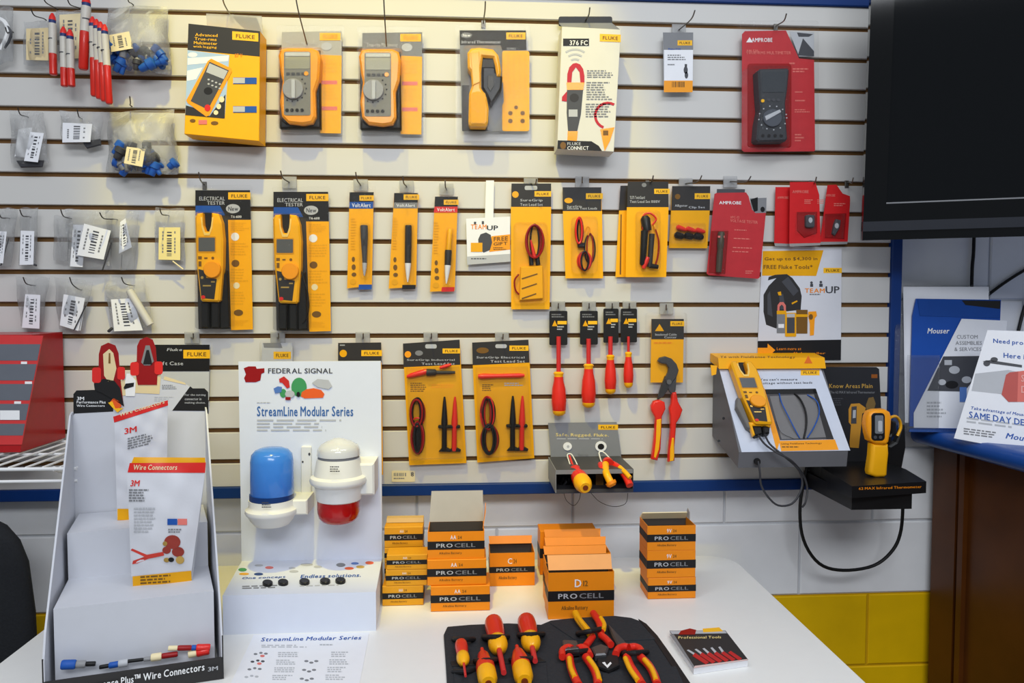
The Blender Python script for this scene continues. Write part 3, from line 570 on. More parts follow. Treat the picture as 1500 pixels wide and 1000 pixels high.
def tester_pack(label, aff, sd, lead):
    it = Item('tester_pack', label, 'electrical tester', wallp(.014), c8, (0, 0) if False else aff(220, 930), 'packed electrical testers'); it.aff = aff
    it.poly('back_card', [(62, 148), (370, 148), (386, 930), (80, 930)], CHAR, .6, .6); it.poly('header', [(62, 148), (370, 148), (372, 310), (62, 270)], BLK, 1, .3); it.plate(247, 160, 372, 200, 1.5); it.poly('blue_glow_print', [(64, 235), (200, 235), (230, 290), (62, 290)], BLU, 1.2, .3)
    it.text('ELECTRICAL', 84, 184, 228, 206, LGR, 1.6); it.text('TESTER', 128, 210, 228, 230, LGR, 1.6); it.poly('badge', circ(274, 252, 40, 26), LGR, 1.6, .3); it.text('New', 246, 240, 304, 264, DGR, 2, shear=.1); it.text('T6-600', 262, 290, 322, 304, WHT, 1.6)
    it.poly('yellow_strip', [(246, 315), (375, 315), (386, 932), (264, 936), (256, 640)], YEL, 1.5, .3); it.polys('seal', [circ(286, 410, 23)], WHT, 2)
    for i, (y0, y1) in enumerate(((330, 380), (445, 520), (590, 670), (720, 800), (880, 915))): it.lines(262, y0, 366, y1, 5, GOLD, 1.9, sd+i)
    it.polys('photo_dots', [circ(288, 560, 22, 20), circ(305, 838, 26, 18)], BROWN, 2); it.polys('photo_lights', [circ(294, 685, 18)], CREAM, 2)
    b = tester(it)
    for x in (90, 148): it.poly('probe', rr(x, 778, x+48, 925, 8), RUB, 20, 16, bevel=3)
    it.poly('lead_bundle', [(202, 640), (240, 600), (255, 920), (200, 928), (198, 770)], RUB, 12, 10, bevel=2)
    if lead: it.tube('loose_lead', [(205, 560, 14), (232, 640, 20), (256, 720, 22), (262, 800, 20), (248, 860, 14), (225, 890, 12)], 1.6, RUB)
    it.poly('blister_shell', rr(56, 120, 380, 938, 10), CLR, 2.6, 2, bevel=.4); it.poly('blister_dome', rr(56, 268, 256, 930, 16), CLR, 40, 38, bevel=5)
tester_pack('packed yellow electrical tester at the left end of the second row', lambda x, y: (x, y), 11, False)
tester_pack('packed yellow electrical tester with a loose black lead, second in its row', lambda x, y: (x+440+(9 if y > 300 else 0)*0, y+9), 21, True)
hook((300, 270), (291, 252), 'of the first electrical tester pack', .06); hook((425, 268), (411, 250), 'of the second electrical tester pack', .06, holder=True)
def pen(label, P4, hd, strip, stripmat, plate, ypts, foot, footmat, penf):
    it = Item('pen_tester_pack', label, 'pen tester', wallp(.012), d1, ((ypts[2][0]+ypts[3][0])/2, ypts[3][1]), 'packed pen testers')
    it.poly('back_card', [hd[0], hd[1], ypts[2], ypts[3]], YEL, .6, .6); it.poly('header', [hd[0], hd[1], hd[2], hd[3]], BLK, 1, .3); it.plate(*plate, 1.4); it.poly('title_band', strip, stripmat, 1.3, .3)
    s = strip; it.text('VoltAlert', s[0][0]+16, s[0][1]+8, s[1][0]-18, s[2][1]-8, WHT, 1.7); it.poly('foot_band', foot, footmat, 1.3, .3)
    x0 = ypts[3][0]; it.lines(x0+24, ypts[0][1]+60, x0+60, ypts[0][1]+270, 12, GOLD, 1.4, 4); it.polys('icons', [circ(x0+40, ypts[3][1]-185, 10, 16), circ(x0+42, ypts[3][1]-135, 13, 18), circ(x0+44, ypts[3][1]-88, 15, 13)], BROWN, 1.4); it.polys('seal_ring', [circ(x0+38, ypts[3][1]-42, 20, 18)], GOLD, 1.4)
    penf(it); a, b, c_, d_ = hd
    it.poly('blister_shell', [(a[0]-14, a[1]-36), (b[0]+14, b[1]-36), (ypts[2][0]+16, ypts[2][1]+8), (ypts[3][0]-8, ypts[3][1]+6)], CLR, 2.2, 1.8, bevel=.3)
def penA(it):
    it.lathe('pen_barrel', (188, 390, 9), (192, 630, 9), [(0, 20), (.02, 24), (.3, 23), (.8, 16), (1, 14)], DGR); it.lathe('pen_tip', (192, 630, 9), (190, 712, 9), [(0, 15), (.4, 13), (.8, 7), (1, 3)], LGR); it.poly('pen_clip', rr(180, 400, 196, 520, 4), CHAR, 17, 2); it.poly('pen_dome', rr(156, 375, 222, 720, 20), CLR, 18, 16, bevel=4)
def penB(it):
    it.lathe('pen_barrel', (471, 390, 9), (468, 632, 9), [(0, 17), (.02, 21), (.6, 21), (1, 20)], CHAR); it.lathe('pen_tip', (468, 632, 9), (466, 752, 9), [(0, 20), (.4, 15), (.8, 8), (1, 3)], WHT); it.poly('pen_clip', rr(464, 398, 480, 520, 4), BLKP, 17, 2); it.poly('pen_dome', rr(440, 375, 502, 760, 20), CLR, 18, 16, bevel=4)
def penC(it):
    it.lathe('pen_sleeve', (736, 415, 8), (725, 550, 8), [(0, 12), (.03, 15), (1, 18)], GOLD); it.lathe('pen_barrel', (725, 548, 9), (721, 645, 9), [(0, 20), (.1, 22), (1, 20)], CHAR); it.lathe('pen_tip', (721, 645, 9), (712, 762, 9), [(0, 20), (.4, 15), (.8, 8), (1, 3)], WHT); it.poly('pen_dome', [(712, 405), (762, 405), (752, 770), (690, 770)], CLR, 18, 16, bevel=4)
pen('slim yellow pen tester pack with a blue title band', 0, [(96, 180), (250, 180), (248, 242), (95, 242)], [(95, 242), (248, 242), (246, 284), (94, 284)], BLU, (158, 200, 250, 234), [(92, 285), (246, 285), (238, 775), (80, 792)], [(155, 768), (238, 768), (236, 798), (152, 800)], BLU, penA)
pen('slim yellow pen tester pack with a grey title band', 0, [(380, 185), (532, 185), (530, 246), (378, 246)], [(378, 246), (530, 246), (528, 282), (376, 282)], GRY, (440, 194, 540, 228), [(366, 283), (527, 283), (520, 782), (345, 794)], [(432, 770), (518, 770), (514, 796), (430, 798)], BLK, penB)
pen('slim yellow pen tester pack with a red title band', 0, [(640, 208), (786, 208), (784, 272), (637, 272)], [(637, 272), (784, 272), (782, 310), (632, 310)], BRED, (696, 228, 790, 260), [(628, 310), (782, 310), (766, 806), (608, 814)], [(684, 784), (764, 784), (762, 812), (680, 814)], BRED, penC)
hook((529, 272), (521, 252), 'of the pen tester pack with the blue band', .06, holder=True); hook((596, 274), (590, 258), 'of the pen tester pack with the grey band', .06, holder=True); hook((654, 278), (652, 264), 'of the pen tester pack with the red band', .05, holder=True)
# promotional tag on a clear strip
it = Item('promotional_tag', 'small white promotional tag with a backpack picture hanging on a pale strip', 'sign', wallp(.012), d1, (980, 640))
it.poly('hanging_strip', [(965, 105), (1016, 105), (1012, 342), (958, 342)], WHT, -4, .6); it.poly('card', [(838, 348), (1118, 335), (1120, 622), (846, 642)], PAPER, 1, 1); it.poly('grey_foot', [(842, 590), (1119, 572), (1120, 622), (846, 642)], LGR, 1.4, .3); it.text('TEAM', 868, 385, 968, 415, ORD, 1.4); it.text('UP', 970, 392, 1042, 422, BLK, 1.4); it.polys('figures_print', [R4(888, 368, 902, 386), R4(938, 364, 952, 384)], DGR, 1.4)
it.poly('backpack_print', [(915, 480), (930, 448), (965, 436), (995, 452), (1004, 500), (990, 548), (950, 564), (920, 540)], DGR, 1.6, .3); it.poly('tools_print', R4(868, 502, 942, 560), GOLD, 1.8, .3); it.poly('orange_panel', [(1000, 460), (1118, 448), (1119, 545), (985, 560)], ORG, 1.4, .3); it.text('FREE', 1014, 466, 1104, 492, BROWN, 2, dy=-6); it.text('GIFT', 1012, 500, 1102, 520, BROWN, 2, dy=-6); it.lines(1012, 530, 1100, 552, 2, BROWN, 1.9, 4); it.lines(870, 600, 1005, 612, 1, DGR, 1.8, 4)
# ------------------------------------------------------------------ test lead packs
def leadcard(name, label, crop, hd, yl, plate, title, base=None, d=.012, ymat=None, y2=None):
    it = Item(name, label, 'test leads', wallp(d), crop, ((yl[2][0]+yl[3][0])/2, yl[2][1]), 'test lead packs')
    it.poly('back_card', [hd[0], hd[1], yl[2], yl[3]], ymat or YEL, .6, .6); it.poly('header', hd, CHAR, 1.2, .5); it.plate(*plate, 1.7); 
    for t, x0, y0, x1, y1 in title: it.text(t, x0, y0, x1, y1, LGR, 1.7)
    it.poly('yellow_face', yl, ymat or YEL, 1.0, .3); return it
def coil(it, cx, cy, rx, ry, turns, z, r, mats, seed, name='lead'):
    rnd = random.Random(seed)
    for t in range(turns):
        pts = []; a0 = rnd.uniform(0, 6.28); kx = rnd.uniform(.45, 1.05); ky = rnd.uniform(.86, 1.04); ox = rnd.uniform(-.12, .12)*rx
        for i in range(12): a = a0+2*math.pi*i/12; pts.append((cx+ox+rx*kx*math.cos(a), cy+ry*ky*math.sin(a), z+2.2*r*(t % 4)+rnd.uniform(-.3, .3)*r))
        it.tube(name, pts, r, mats[t % len(mats)], 6, 3, True)
it = leadcard('test_lead_pack', 'long yellow test lead pack with a small striped yellow sleeve at its foot', d2, [(42, 85), (306, 85), (306, 240), (40, 240)], [(38, 240), (306, 240), (296, 922), (40, 922)], (195, 136, 306, 172), [('SureGrip', 100, 188, 250, 208), ('Test Lead Set', 100, 216, 250, 234)])
it.poly('badge', circ(68, 158, 22), GOLD, 1.8, .3); it.rect('hang_slot', 130, 100, 214, 128, LGR, 1.8, .3, r=10)
coil(it, 190, 470, 58, 112, 6, 6, 2.2, [DRED, RUB, DRED], 3); it.lathe('probe_handle', (168, 545, 10), (176, 628, 10), [(0, 9), (.2, 14), (1, 15)], RUB); it.lathe('probe_handle', (212, 555, 10), (220, 628, 10), [(0, 9), (.2, 14), (1, 15)], RUB); it.lathe('probe_handle', (170, 460, 13), (196, 580, 13), [(0, 5), (.4, 10), (1, 14)], HRED)
it.tube('lead_loop', [(90, 690, 6), (66, 720, 8), (62, 760, 8), (72, 800, 8), (92, 822, 6)], 2, DRED)
q = it.poly('yellow_sleeve', [(104, 640), (250, 632), (254, 850), (96, 862)], YEL, 15, 12, bevel=1.5)
it.polys('sleeve_print', [[(110+0*i, 715+66*i), (214-4*i, 682+66*i), (216-4*i, 690+66*i), (112, 724+66*i)] for i in range(3)], BROWN, 15.6, parent=q)
it.poly('clear_cover', rr(58, 340, 284, 880, 30), CLR, 22, 20, bevel=5);
hook((777, 270), (786, 262), 'of the long yellow test lead pack', .05, holder=True)
it = leadcard('test_lead_pack', 'yellow test lead pack with red and black leads tied in a bow', d2, [(382, 110), (640, 110), (640, 268), (384, 268)], [(384, 268), (645, 268), (652, 716), (402, 716)], (538, 150, 650, 188), [('SureGrip', 412, 230, 510, 248), ('Silicone Test Leads', 412, 242, 612, 258)])
it.poly('badge', circ(422, 198, 28, 18), GOLD, 1.8, .3)
coil(it, 492, 400, 24, 90, 5, 5, 2.3, [HRED, RUB, DRED], 5); coil(it, 530, 600, 46, 62, 5, 5, 2.2, [HRED, DRED, HRED, RUB], 6); coil(it, 562, 520, 34, 110, 2, 4, 1.7, [RUB, DRED], 8); it.poly('lead_tie', rr(486, 478, 534, 510, 8), RUB, 16, 12, bevel=2); it.tube('lead_end', [(535, 400, 8), (548, 370, 9), (565, 390, 9), (552, 430, 8)], 1.7, ORG)
it.poly('clear_cover', rr(446, 300, 620, 680, 30), CLR, 20, 18, bevel=5);
hook((852, 268), (853, 259), 'of the yellow test lead pack with the tied bow', .05, holder=True)
it = Item('test_lead_pack', 'yellow test lead pack mostly hidden behind another one of its kind', 'test leads', wallp(.008), d2, (800, 705), 'test lead packs')
it.poly('back_card', [(768, 100), (830, 98), (850, 706), (734, 708)], YEL, .6, .6); it.poly('header', [(768, 100), (830, 98), (832, 262), (758, 264)], CHAR, 1, .4); it.poly('card_edge_print', [(768, 290), (776, 290), (772, 690), (762, 690)], BROWN, 1, .3)
it = leadcard('test_lead_pack', 'wide yellow test lead pack with black probes in front of another pack', d2, [(816, 72), (1086, 72), (1088, 242), (812, 242)], [(810, 242), (1088, 242), (1072, 708), (802, 708)], (992, 120, 1096, 154), [('TL175 TwistGuard', 830, 168, 930, 188), ('Test Lead Set 1000V', 830, 196, 1030, 214)], d=.030)
it.poly('badge', circ(925, 95, 16, 14), GRY, 1.9, .3)
coil(it, 935, 375, 42, 34, 2, 8, 2, [DRED, HRED], 9); it.tube('lead', [(905, 330, 8), (930, 290, 9), (970, 285, 9), (1005, 320, 9), (980, 360, 8)], 2.4, HRED); it.tube('lead', [(1000, 390, 7), (1022, 470, 8), (1018, 560, 8), (1000, 630, 7)], 2.2, DRED); it.tube('lead', [(985, 350, 7), (1012, 440, 7), (1026, 540, 7), (1008, 610, 7)], 1.8, ORG)
it.lathe('probe', (930, 300, 10), (945, 400, 10), [(0, 18), (.2, 32), (1, 30)], BLKP); it.lathe('probe', (928, 400, 10), (915, 630, 10), [(0, 24), (.5, 22), (.95, 20), (1, 14)], BLKP); it.lathe('probe', (978, 420, 9), (962, 640, 9), [(0, 18), (.5, 17), (1, 16)], CHAR); it.lathe('red_probe_end', (950, 575, 12), (920, 650, 12), [(0, 14), (.4, 18), (1, 12)], HRED); it.lathe('black_probe_end', (965, 632, 12), (1018, 640, 12), [(0, 16), (1, 14)], RUB)
it.poly('clear_cover', rr(882, 262, 1040, 668, 30), CLR, 26, 24, bevel=6);
hook((948, 268), (957, 257), 'of the two overlapping yellow test lead packs', .06)
it = leadcard('probe_tip_pack', 'short golden pack with small red and black probe tips', d2, [(1112, 102), (1366, 102), (1362, 264), (1106, 264)], [(1104, 264), (1362, 264), (1346, 516), (1090, 514)], (1262, 150, 1366, 188), [('Alligator', 1130, 224, 1214, 244), ('Clip Set', 1222, 236, 1330, 254)], ymat=GOLD)
it.poly('badge', circ(1148, 172, 18), BROWN, 1.8, .3)
for i in range(3): it.lathe('red_tip', (1140+i*64, 372+i*10, 9), (1206+i*62, 396+i*6, 9), [(0, 8), (.15, 17), (.7, 15), (1, 8)], HRED)
for i in range(3): it.lathe('black_tip', (1128+i*64, 424+i*4, 9), (1192+i*64, 440+i*2, 9), [(0, 10), (.15, 22), (.8, 20), (1, 10)], RUB)
it.poly('clear_cover', rr(1112, 345, 1340, 480, 14), CLR, 22, 20, bevel=4);
hook((1003, 270), (1028, 257), 'of the short golden probe tip pack', .06, holder=True)
# ------------------------------------------------------------------ red packs at the right end
it = Item('red_tester_pack', 'red hang pack with a slim dark tester left of the small red packs', 'tester', wallp(.02), d3, (300, 915))
it.poly('red_card', [(148, 245), (165, 236), (405, 232), (425, 262), (452, 370), (482, 400), (566, 398), (515, 925), (500, 934), (100, 905), (84, 890)], RED, .8, .8); it.poly('header_card', [(168, 204), (396, 206), (394, 240), (166, 240)], DGR, .6, .6); it.poly('photo', [(438, 280), (572, 275), (568, 398), (482, 400), (452, 370)], GRY, .7, .5); it.polys('photo_marks', [[(440, 290), (500, 270), (500, 380), (470, 390)], circ(540, 370, 18, 22)], BLKP, 1)
it.text('AMPROBE', 186, 302, 366, 328, WHT, 1.4, dy=2); it.text('VPC-32', 276, 424, 350, 444, PINK, 1.4); it.text('VOLTAGE TESTER', 276, 448, 500, 472, PINK, 1.4, dy=16)
for i, y in enumerate((532, 602, 676, 708)): it.lines(310-i*6, y, 450+i*8, y+16, 1, PINK, 1.4, 4+i, dy=6)
it.lines(400, 868, 480, 900, 2, PINK, 1.4, 9); it.poly('tray', [(122, 545), (262, 545), (236, 892), (102, 885)], DRED, 2.5, 2, bevel=.6)
b = it.lathe('tester_body', (204, 552, 10), (182, 880, 10), [(0, 20), (.03, 27), (.35, 27), (.42, 22), (.6, 25), (1, 22)], M('tester_olive', (78, 70, 56), .4)); it.poly('tester_window', rr(188, 622, 222, 660, 6), DGR, 17, 3, parent=b); it.polys('tester_rings', [R4(176, 584, 230, 600)], PINK, 17, parent=b)
it.poly('clear_cover', [(150, 535), (262, 535), (236, 895), (112, 890)], CLR, 18, 16, bevel=3);
hook((1068, 267), (1100, 258), 'of the red hang pack with the slim tester', .06, holder=True)
RP2 = M('packaging_red_bright', (206, 30, 34), .45, var=.12)
def redpack(label, d, pts, txt, dev, tray, lines, cover):
    it = Item('red_sensor_pack', label, 'accessory pack', wallp(d), d3, ((pts[-1][0]+pts[-2][0])/2, pts[-1][1]), 'small red packs beside the television')
    it.poly('red_card', pts, RP2, .8, .8); it.text('AMPROBE', *txt, PINK, 1.4)
    if tray: it.poly('tray', tray, DRED, 3, 2, bevel=1)
    if dev: b = it.poly('sensor', dev, DGR, 12, 9, bevel=2); cx = sum(p[0] for p in dev)/len(dev); cy = sum(p[1] for p in dev)/len(dev); it.poly('sensor_window', circ(cx, cy-8, 16, 22), LGR, 12.6, 1, parent=b)
    for i, l in enumerate(lines): it.lines(*l, PINK, 1.4, 5+i)
    if cover: it.poly('clear_cover', cover, CLR, 16, 14, bevel=3)
    it.poly('bottom_edge', [(pts[-1][0], pts[-1][1]-4), (pts[-2][0], pts[-2][1]-4), (pts[-2][0]-4, pts[-2][1]+20), (pts[-1][0]+6, pts[-1][1]+24)], HAZY, .6, .4)
redpack('small red pack with no sensor in view, leftmost behind its neighbour', .012, [(645, 188), (770, 188), (765, 652), (636, 645), (634, 200)][:2]+[(768, 650), (634, 644)], (660, 264, 750, 284), None, None, [], None)
redpack('small red pack with an upright grey sensor, middle of the three', .03, [(762, 148), (968, 146), (1000, 250), (1012, 642), (756, 648)], (782, 214, 914, 238), rr(894, 414, 966, 516, 14), [(822, 390), (985, 388), (985, 560), (880, 600), (822, 545)], [(880, 290, 960, 330, 3), (985, 290, 1045, 330, 3)], [(830, 392), (980, 390), (980, 575), (825, 560)])
redpack('small red pack with a tilted grey sensor, nearest the television', .016, [(1068, 172), (1140, 168), (1190, 240), (1250, 262), (1252, 300), (1232, 632), (1002, 634)][:6]+[(1006, 634)], (1050, 246, 1130, 266), [(1142, 448), (1180, 458), (1170, 520), (1132, 582), (1112, 566), (1126, 490)], [(1052, 405), (1222, 400), (1205, 610), (1050, 600)], [(1120, 320, 1230, 350, 2)], [(1056, 410), (1216, 405), (1200, 605), (1056, 596)])
hook((1187, 268), (1196, 259), 'of the middle small red pack', .05); hook((1240, 268), (1250, 260), 'of the small red pack nearest the television', .05)
# ------------------------------------------------------------------ poster on the slats
d4 = (1090, 350, .19)
it = Item('promotion_poster', 'white poster with a black backpack and a yellow banner on the slat wall', 'poster', wallp(.002), d4, (425, 930))
it.poly('sheet', [(140, 78), (752, 72), (746, 932), (100, 932)], M('poster_paper', (216, 217, 223), .5, var=.03), 1, .8); it.poly('yellow_banner', [(144, 92), (612, 86), (556, 284), (138, 282)], GOLD, 1.3, .2); it.text('Get up to $4,300 in', 158, 140, 565, 172, BROWN, 1.7, dy=-2); it.text('FREE Fluke Tools*', 150, 198, 528, 230, BROWN, 1.7); it.plate(612, 222, 754, 262, 1.4)
it.poly('backpack_print', [(150, 430), (190, 360), (250, 300), (184, 318), (190, 292), (240, 275), (330, 270), (372, 300), (430, 380), (444, 440), (436, 545), (300, 560), (262, 580), (250, 690), (170, 660), (150, 560)], CHAR, 1.4, .2); it.polys('backpack_folds', [[(290, 330), (340, 290), (420, 400), (380, 440)], [(270, 440), (300, 420), (320, 540), (280, 545)], [(180, 430), (200, 400), (220, 600), (180, 580)]], DGR, 1.7); it.polys('backpack_tags', [[(366, 492), (408, 472), (412, 482), (370, 504)], [(258, 410), (284, 404), (288, 434), (266, 434)]], GOLD, 1.9)
it.poly('clamp_print', [(256, 560), (258, 510), (276, 486), (304, 486), (322, 512), (322, 560), (308, 556), (304, 520), (290, 504), (274, 520), (272, 556)], PINK, 1.9, .2); it.rect('clamp_body_print', 252, 556, 322, 725, GRY, 1.8, .2); it.rect('clamp_collar_print', 252, 552, 326, 580, GOLD, 2.1, .2); it.rect('clamp_screen_print', 264, 655, 308, 685, WHT, 2.1, .2)
it.rect('meter_print', 316, 568, 402, 752, GOLD, 2.2, .2, r=8); it.rect('meter_face_print', 330, 605, 390, 725, DGR, 2.5, .2); it.rect('meter_screen_print', 330, 576, 390, 602, LGR, 2.5, .2); it.poly('tester_print', [(402, 545), (490, 545), (488, 728), (404, 728)], BROWN, 2, .2); it.rect('tester_band_print', 402, 580, 492, 600, GOLD, 2.3, .2)
it.poly('thermometer_print', [(494, 560), (555, 556), (562, 590), (545, 610), (538, 740), (508, 744), (506, 650), (496, 600)], ORG, 2.0, .2); it.poly('thermometer_screen_print', circ(515, 600, 16, 22), BROWN, 2.3, .2)
it.text('TEAM', 468, 380, 622, 414, ORD, 1.5); it.text('UP', 628, 364, 736, 418, DGR, 1.5); it.polys('figures_print', [circ(520, 336, 10), R4(510, 346, 532, 368), circ(592, 332, 10), R4(580, 344, 606, 368)], DGR, 1.5); it.lines(505, 422, 620, 440, 1, GRY, 1.5, 3)
it.poly('black_footer', [(106, 786), (748, 775), (746, 932), (104, 932)], BLK, 1.3, .2); it.poly('yellow_arrow', [(104, 838), (180, 838), (182, 806), (240, 856), (188, 906), (186, 886), (104, 886)], ORG, 1.7, .2); it.text('Learn more at', 252, 835, 440, 856, ORD, 1.7, 0); it.text('your fluke seller', 255, 872, 628, 892, ORD, 1.7)
# ------------------------------------------------------------------ third row: lead sets on cards
d7 = (560, 480, .24); d8 = (780, 430, .33)
def probe_pair(it, bx, rx, y0, y1):
    for x, m, nm in ((bx, RUB, 'black_probe'), (rx, HRED, 'red_probe')):
        b = it.lathe(nm, (x+(2 if m is RUB else 6), y0, 10), (x, y1, 10), [(0, 5), (.1, 10), (.45, 19), (.55, 19), (.6, 15), (.97, 16), (1, 14)], m)
        it.poly('finger_guard', rr(x-38, y0+.56*(y1-y0)-9, x+38, y0+.56*(y1-y0)+9, 8), RUB, 16, 12, bevel=1.5, parent=b); it.poly('probe_foot', [(x-34, y1+6), (x-16, y1-14), (x+20, y1-16), (x+42, y1-4), (x+38, y1+8)], RUB, 14, 10, bevel=1.5, parent=b)
it = leadcard('test_lead_set', 'large yellow lead set card with a red and grey tip across its top', d7, [(126, 96), (472, 72), (476, 225), (130, 240)], [(132, 240), (476, 226), (514, 825), (164, 838)], (368, 126, 476, 156), [('SureGrip Industrial', 150, 190, 442, 204), ('Test Lead Set', 240, 212, 442, 226)], ymat=GOLD)
it.poly('badge', circ(156, 162, 20), ORG, 1.8, .3); it.poly('oval_badge', circ(224, 154, 24, 16), GRY, 1.8, .3); it.rect('hang_slot', 262, 100, 332, 126, LGR, 1.8, .3, r=10); it.lathe('red_tip', (150, 298, 8), (282, 262, 8), [(0, 8), (.2, 15), (.8, 18), (1, 12)], HRED); it.lathe('grey_tip', (270, 272, 8), (445, 272, 8), [(0, 22), (.3, 20), (.35, 12), (1, 9)], CHAR); it.lathe('red_cap', (350, 245, 8), (420, 224, 8), [(0, 8), (.5, 12), (1, 8)], HRED)
it.lines(172, 335, 270, 395, 5, BROWN, 1.4, 4); it.lines(300, 345, 450, 372, 2, ORG, 1.4, 6)
coil(it, 210, 520, 42, 88, 7, 5, 2.6, [RUB, DRED, RUB, DRED], 12); coil(it, 218, 670, 38, 96, 7, 5, 2.6, [RUB, RUB, DRED, RUB], 14); it.tube('red_tie', [(178, 570, 14), (205, 550, 17), (235, 556, 17), (250, 580, 14)], 2, HRED); it.poly('lead_boot', rr(200, 590, 246, 760, 16), RUB, 16, 12, bevel=3)
probe_pair(it, 378, 438, 420, 750)
it.poly('clear_cover', [(146, 248), (470, 240), (500, 800), (170, 812)], CLR, 26, 24, bevel=6)
hook((631, 494), (632, 488), 'of the large lead set card with the red and grey tip', .04, holder=True)
it = leadcard('test_lead_set', 'large yellow lead set card with one long red tip across its top', d7, [(548, 90), (892, 72), (898, 212), (552, 228)], [(552, 228), (900, 212), (928, 795), (580, 822)], (776, 108, 892, 140), [('SureGrip Electrical', 575, 174, 868, 190), ('Test Lead Set', 660, 196, 870, 212)], ymat=GOLD)
it.poly('oval_badge', circ(612, 138, 38, 18), BROWN, 1.8, .3); it.rect('hang_slot', 690, 100, 760, 124, LGR, 1.8, .3, r=10); it.lathe('red_tip', (585, 296, 8), (868, 290, 8), [(0, 12), (.1, 17), (.4, 13), (.9, 14), (1, 8)], HRED); it.lines(745, 335, 868, 360, 2, LGR, 1.4, 4); it.lines(610, 345, 690, 390, 4, BROWN, 1.4, 5)
coil(it, 640, 520, 44, 96, 8, 5, 2.7, [RUB, DRED, HRED], 22); coil(it, 656, 680, 48, 88, 8, 5, 2.7, [RUB, DRED, DRED, RUB], 24)
probe_pair(it, 795, 850, 415, 745)
it.poly('clear_cover', [(570, 245), (890, 240), (912, 785), (590, 800)], CLR, 26, 24, bevel=6)
hook((735, 494), (737, 489), 'of the large lead set card with the long red tip', .04, holder=True)
# small price tag at the foot of the wall
it = Item('price_tag', 'small white price tag low on the slat wall above the blue board', 'tag', wallp(.001), d7, (118, 935)); it.poly('tag', rr(58, 872, 200, 940, 6), CREAM, 1, .8); it.bars(70, 885, 150, 905, GRY, 1.4, 4); it.text('8', 174, 880, 192, 906, DGR, 1.4); it.lines(70, 915, 135, 928, 1, GRY, 1.4, 2)
# ------------------------------------------------------------------ four insulated screwdrivers
def hang_driver(label, cx, card, b0, h0, h1, hw, bw, lean=0):
    it = Item('insulated_screwdriver', label, 'screwdriver', wallp(.016), d8, (cx, h1), 'insulated screwdrivers hanging in a row')
    it.poly('hang_card', rr(*card, 6), BLK, 1, 1); x0, y0, x1, y1 = card; p = it.rect('card_plate', x0+(x1-x0)*.45, y0+45, x1-3, y0+60, PLATE, 1.5, .4); it.poly('warning_triangle', [(x0+12, y0+68), (x0+24, y0+42), (x0+36, y0+68)], GOLD, 1.5, .4); it.lines(x0+10, y0+14, x1-10, y0+34, 2, GRY, 1.5, 4); it.lines(x0+34, y0+68, x1-10, y0+90, 2, LGR, 1.5, 5)
    it.lathe('insulated_blade', (cx, b0, 8), (cx, h0+6, 8), [(0, bw), (1, bw)], M('blade_red', (206, 50, 50), .4)); it.lathe('collar', (cx, h0-4, 8), (cx, h0+26, 8), [(0, hw*.5), (.2, hw*.72), (.6, hw*.6), (1, hw*.62)], TYEL)
    H = h1-h0
    it.lathe('handle', (cx, h0+18, 8), (cx+lean, h1-20, 8), [(0, hw*.62), (.12, hw*.66), (.35, hw*.9), (.7, hw), (.95, hw*.92), (1, hw*.8)], HRED, 20); it.lathe('end_cap', (cx+lean, h1-24, 8), (cx+lean, h1, 8), [(0, hw*.9), (.5, hw*.86), (.85, hw*.6), (1, hw*.3)], TYEL, 20)
    it.polys('grip_ridges', [rr(cx-hw*.35+i*hw*.3, h0+H*.45, cx-hw*.2+i*hw*.3, h0+H*.78, 4) for i in range(3)], DRED, 8+hw*.33*1.05) if hw > 25 else None
hang_driver('longest insulated screwdriver, leftmost of the four in the row', 116, (75, 76, 155, 228), 190, 350, 542, 33, 10, 2); hang_driver('insulated screwdriver with the broadest red handle, second in the row', 249, (211, 76, 290, 226), 200, 315, 506, 32, 10)
hang_driver('shorter insulated screwdriver, third in the row', 346, (315, 66, 382, 218), 190, 275, 446, 26, 10); hang_driver('smallest insulated screwdriver, last in the row beside the pliers', 426, (392, 66, 464, 216), 190, 262, 418, 22, 6)
hook((817, 449), (818, 444), 'of the longest insulated screwdriver', .03, holder=True); hook((862, 449), (863, 444), 'of the broadest insulated screwdriver', .03, holder=True); hook((896, 449), (897, 444), 'of the third insulated screwdriver', .03, holder=True); hook((921, 449), (922, 444), 'of the smallest insulated screwdriver', .03, holder=True)
# ------------------------------------------------------------------ insulated pliers on a card
it = Item('pliers_pack', 'insulated pliers with long red handles below a yellow card', 'pliers', wallp(.014), d8, (600, 745))
it.poly('back_card', [(528, 112), (672, 112), (668, 394), (524, 394)], YEL, 1, 1); it.rect('header', 528, 112, 672, 202, CHAR, 1.5, .4); it.plate(612, 122, 674, 144, 2); it.poly('warning_triangle', [(544, 166), (564, 134), (584, 166)], GOLD, 2, .4); it.text('Insulated Cable', 545, 176, 640, 186, LGR, 2); it.text('Cutter', 585, 188, 640, 198, LGR, 2); it.lines(540, 215, 655, 228, 1, ORD, 1.6, 3)
it.poly('upper_jaw', [(556, 300), (566, 284), (590, 278), (618, 288), (640, 312), (650, 340), (640, 370), (618, 400), (596, 400), (588, 378), (602, 350), (606, 330), (594, 312), (574, 310)], M('pliers_steel', (92, 92, 94), .35, metal=.6), 14, 9, bevel=2)
it.poly('lower_jaw', [(590, 366), (620, 380), (606, 420), (580, 460), (556, 470), (566, 430)], M('pliers_steel_dark', (74, 74, 76), .4, metal=.6), 11, 8, bevel=1.5); it.poly('upper_tang', [(600, 388), (640, 372), (636, 430), (622, 452), (606, 430)], DGR, 12, 8, bevel=1.5); it.poly('pivot', circ(607, 392, 11), STEEL, 15.5, 3)
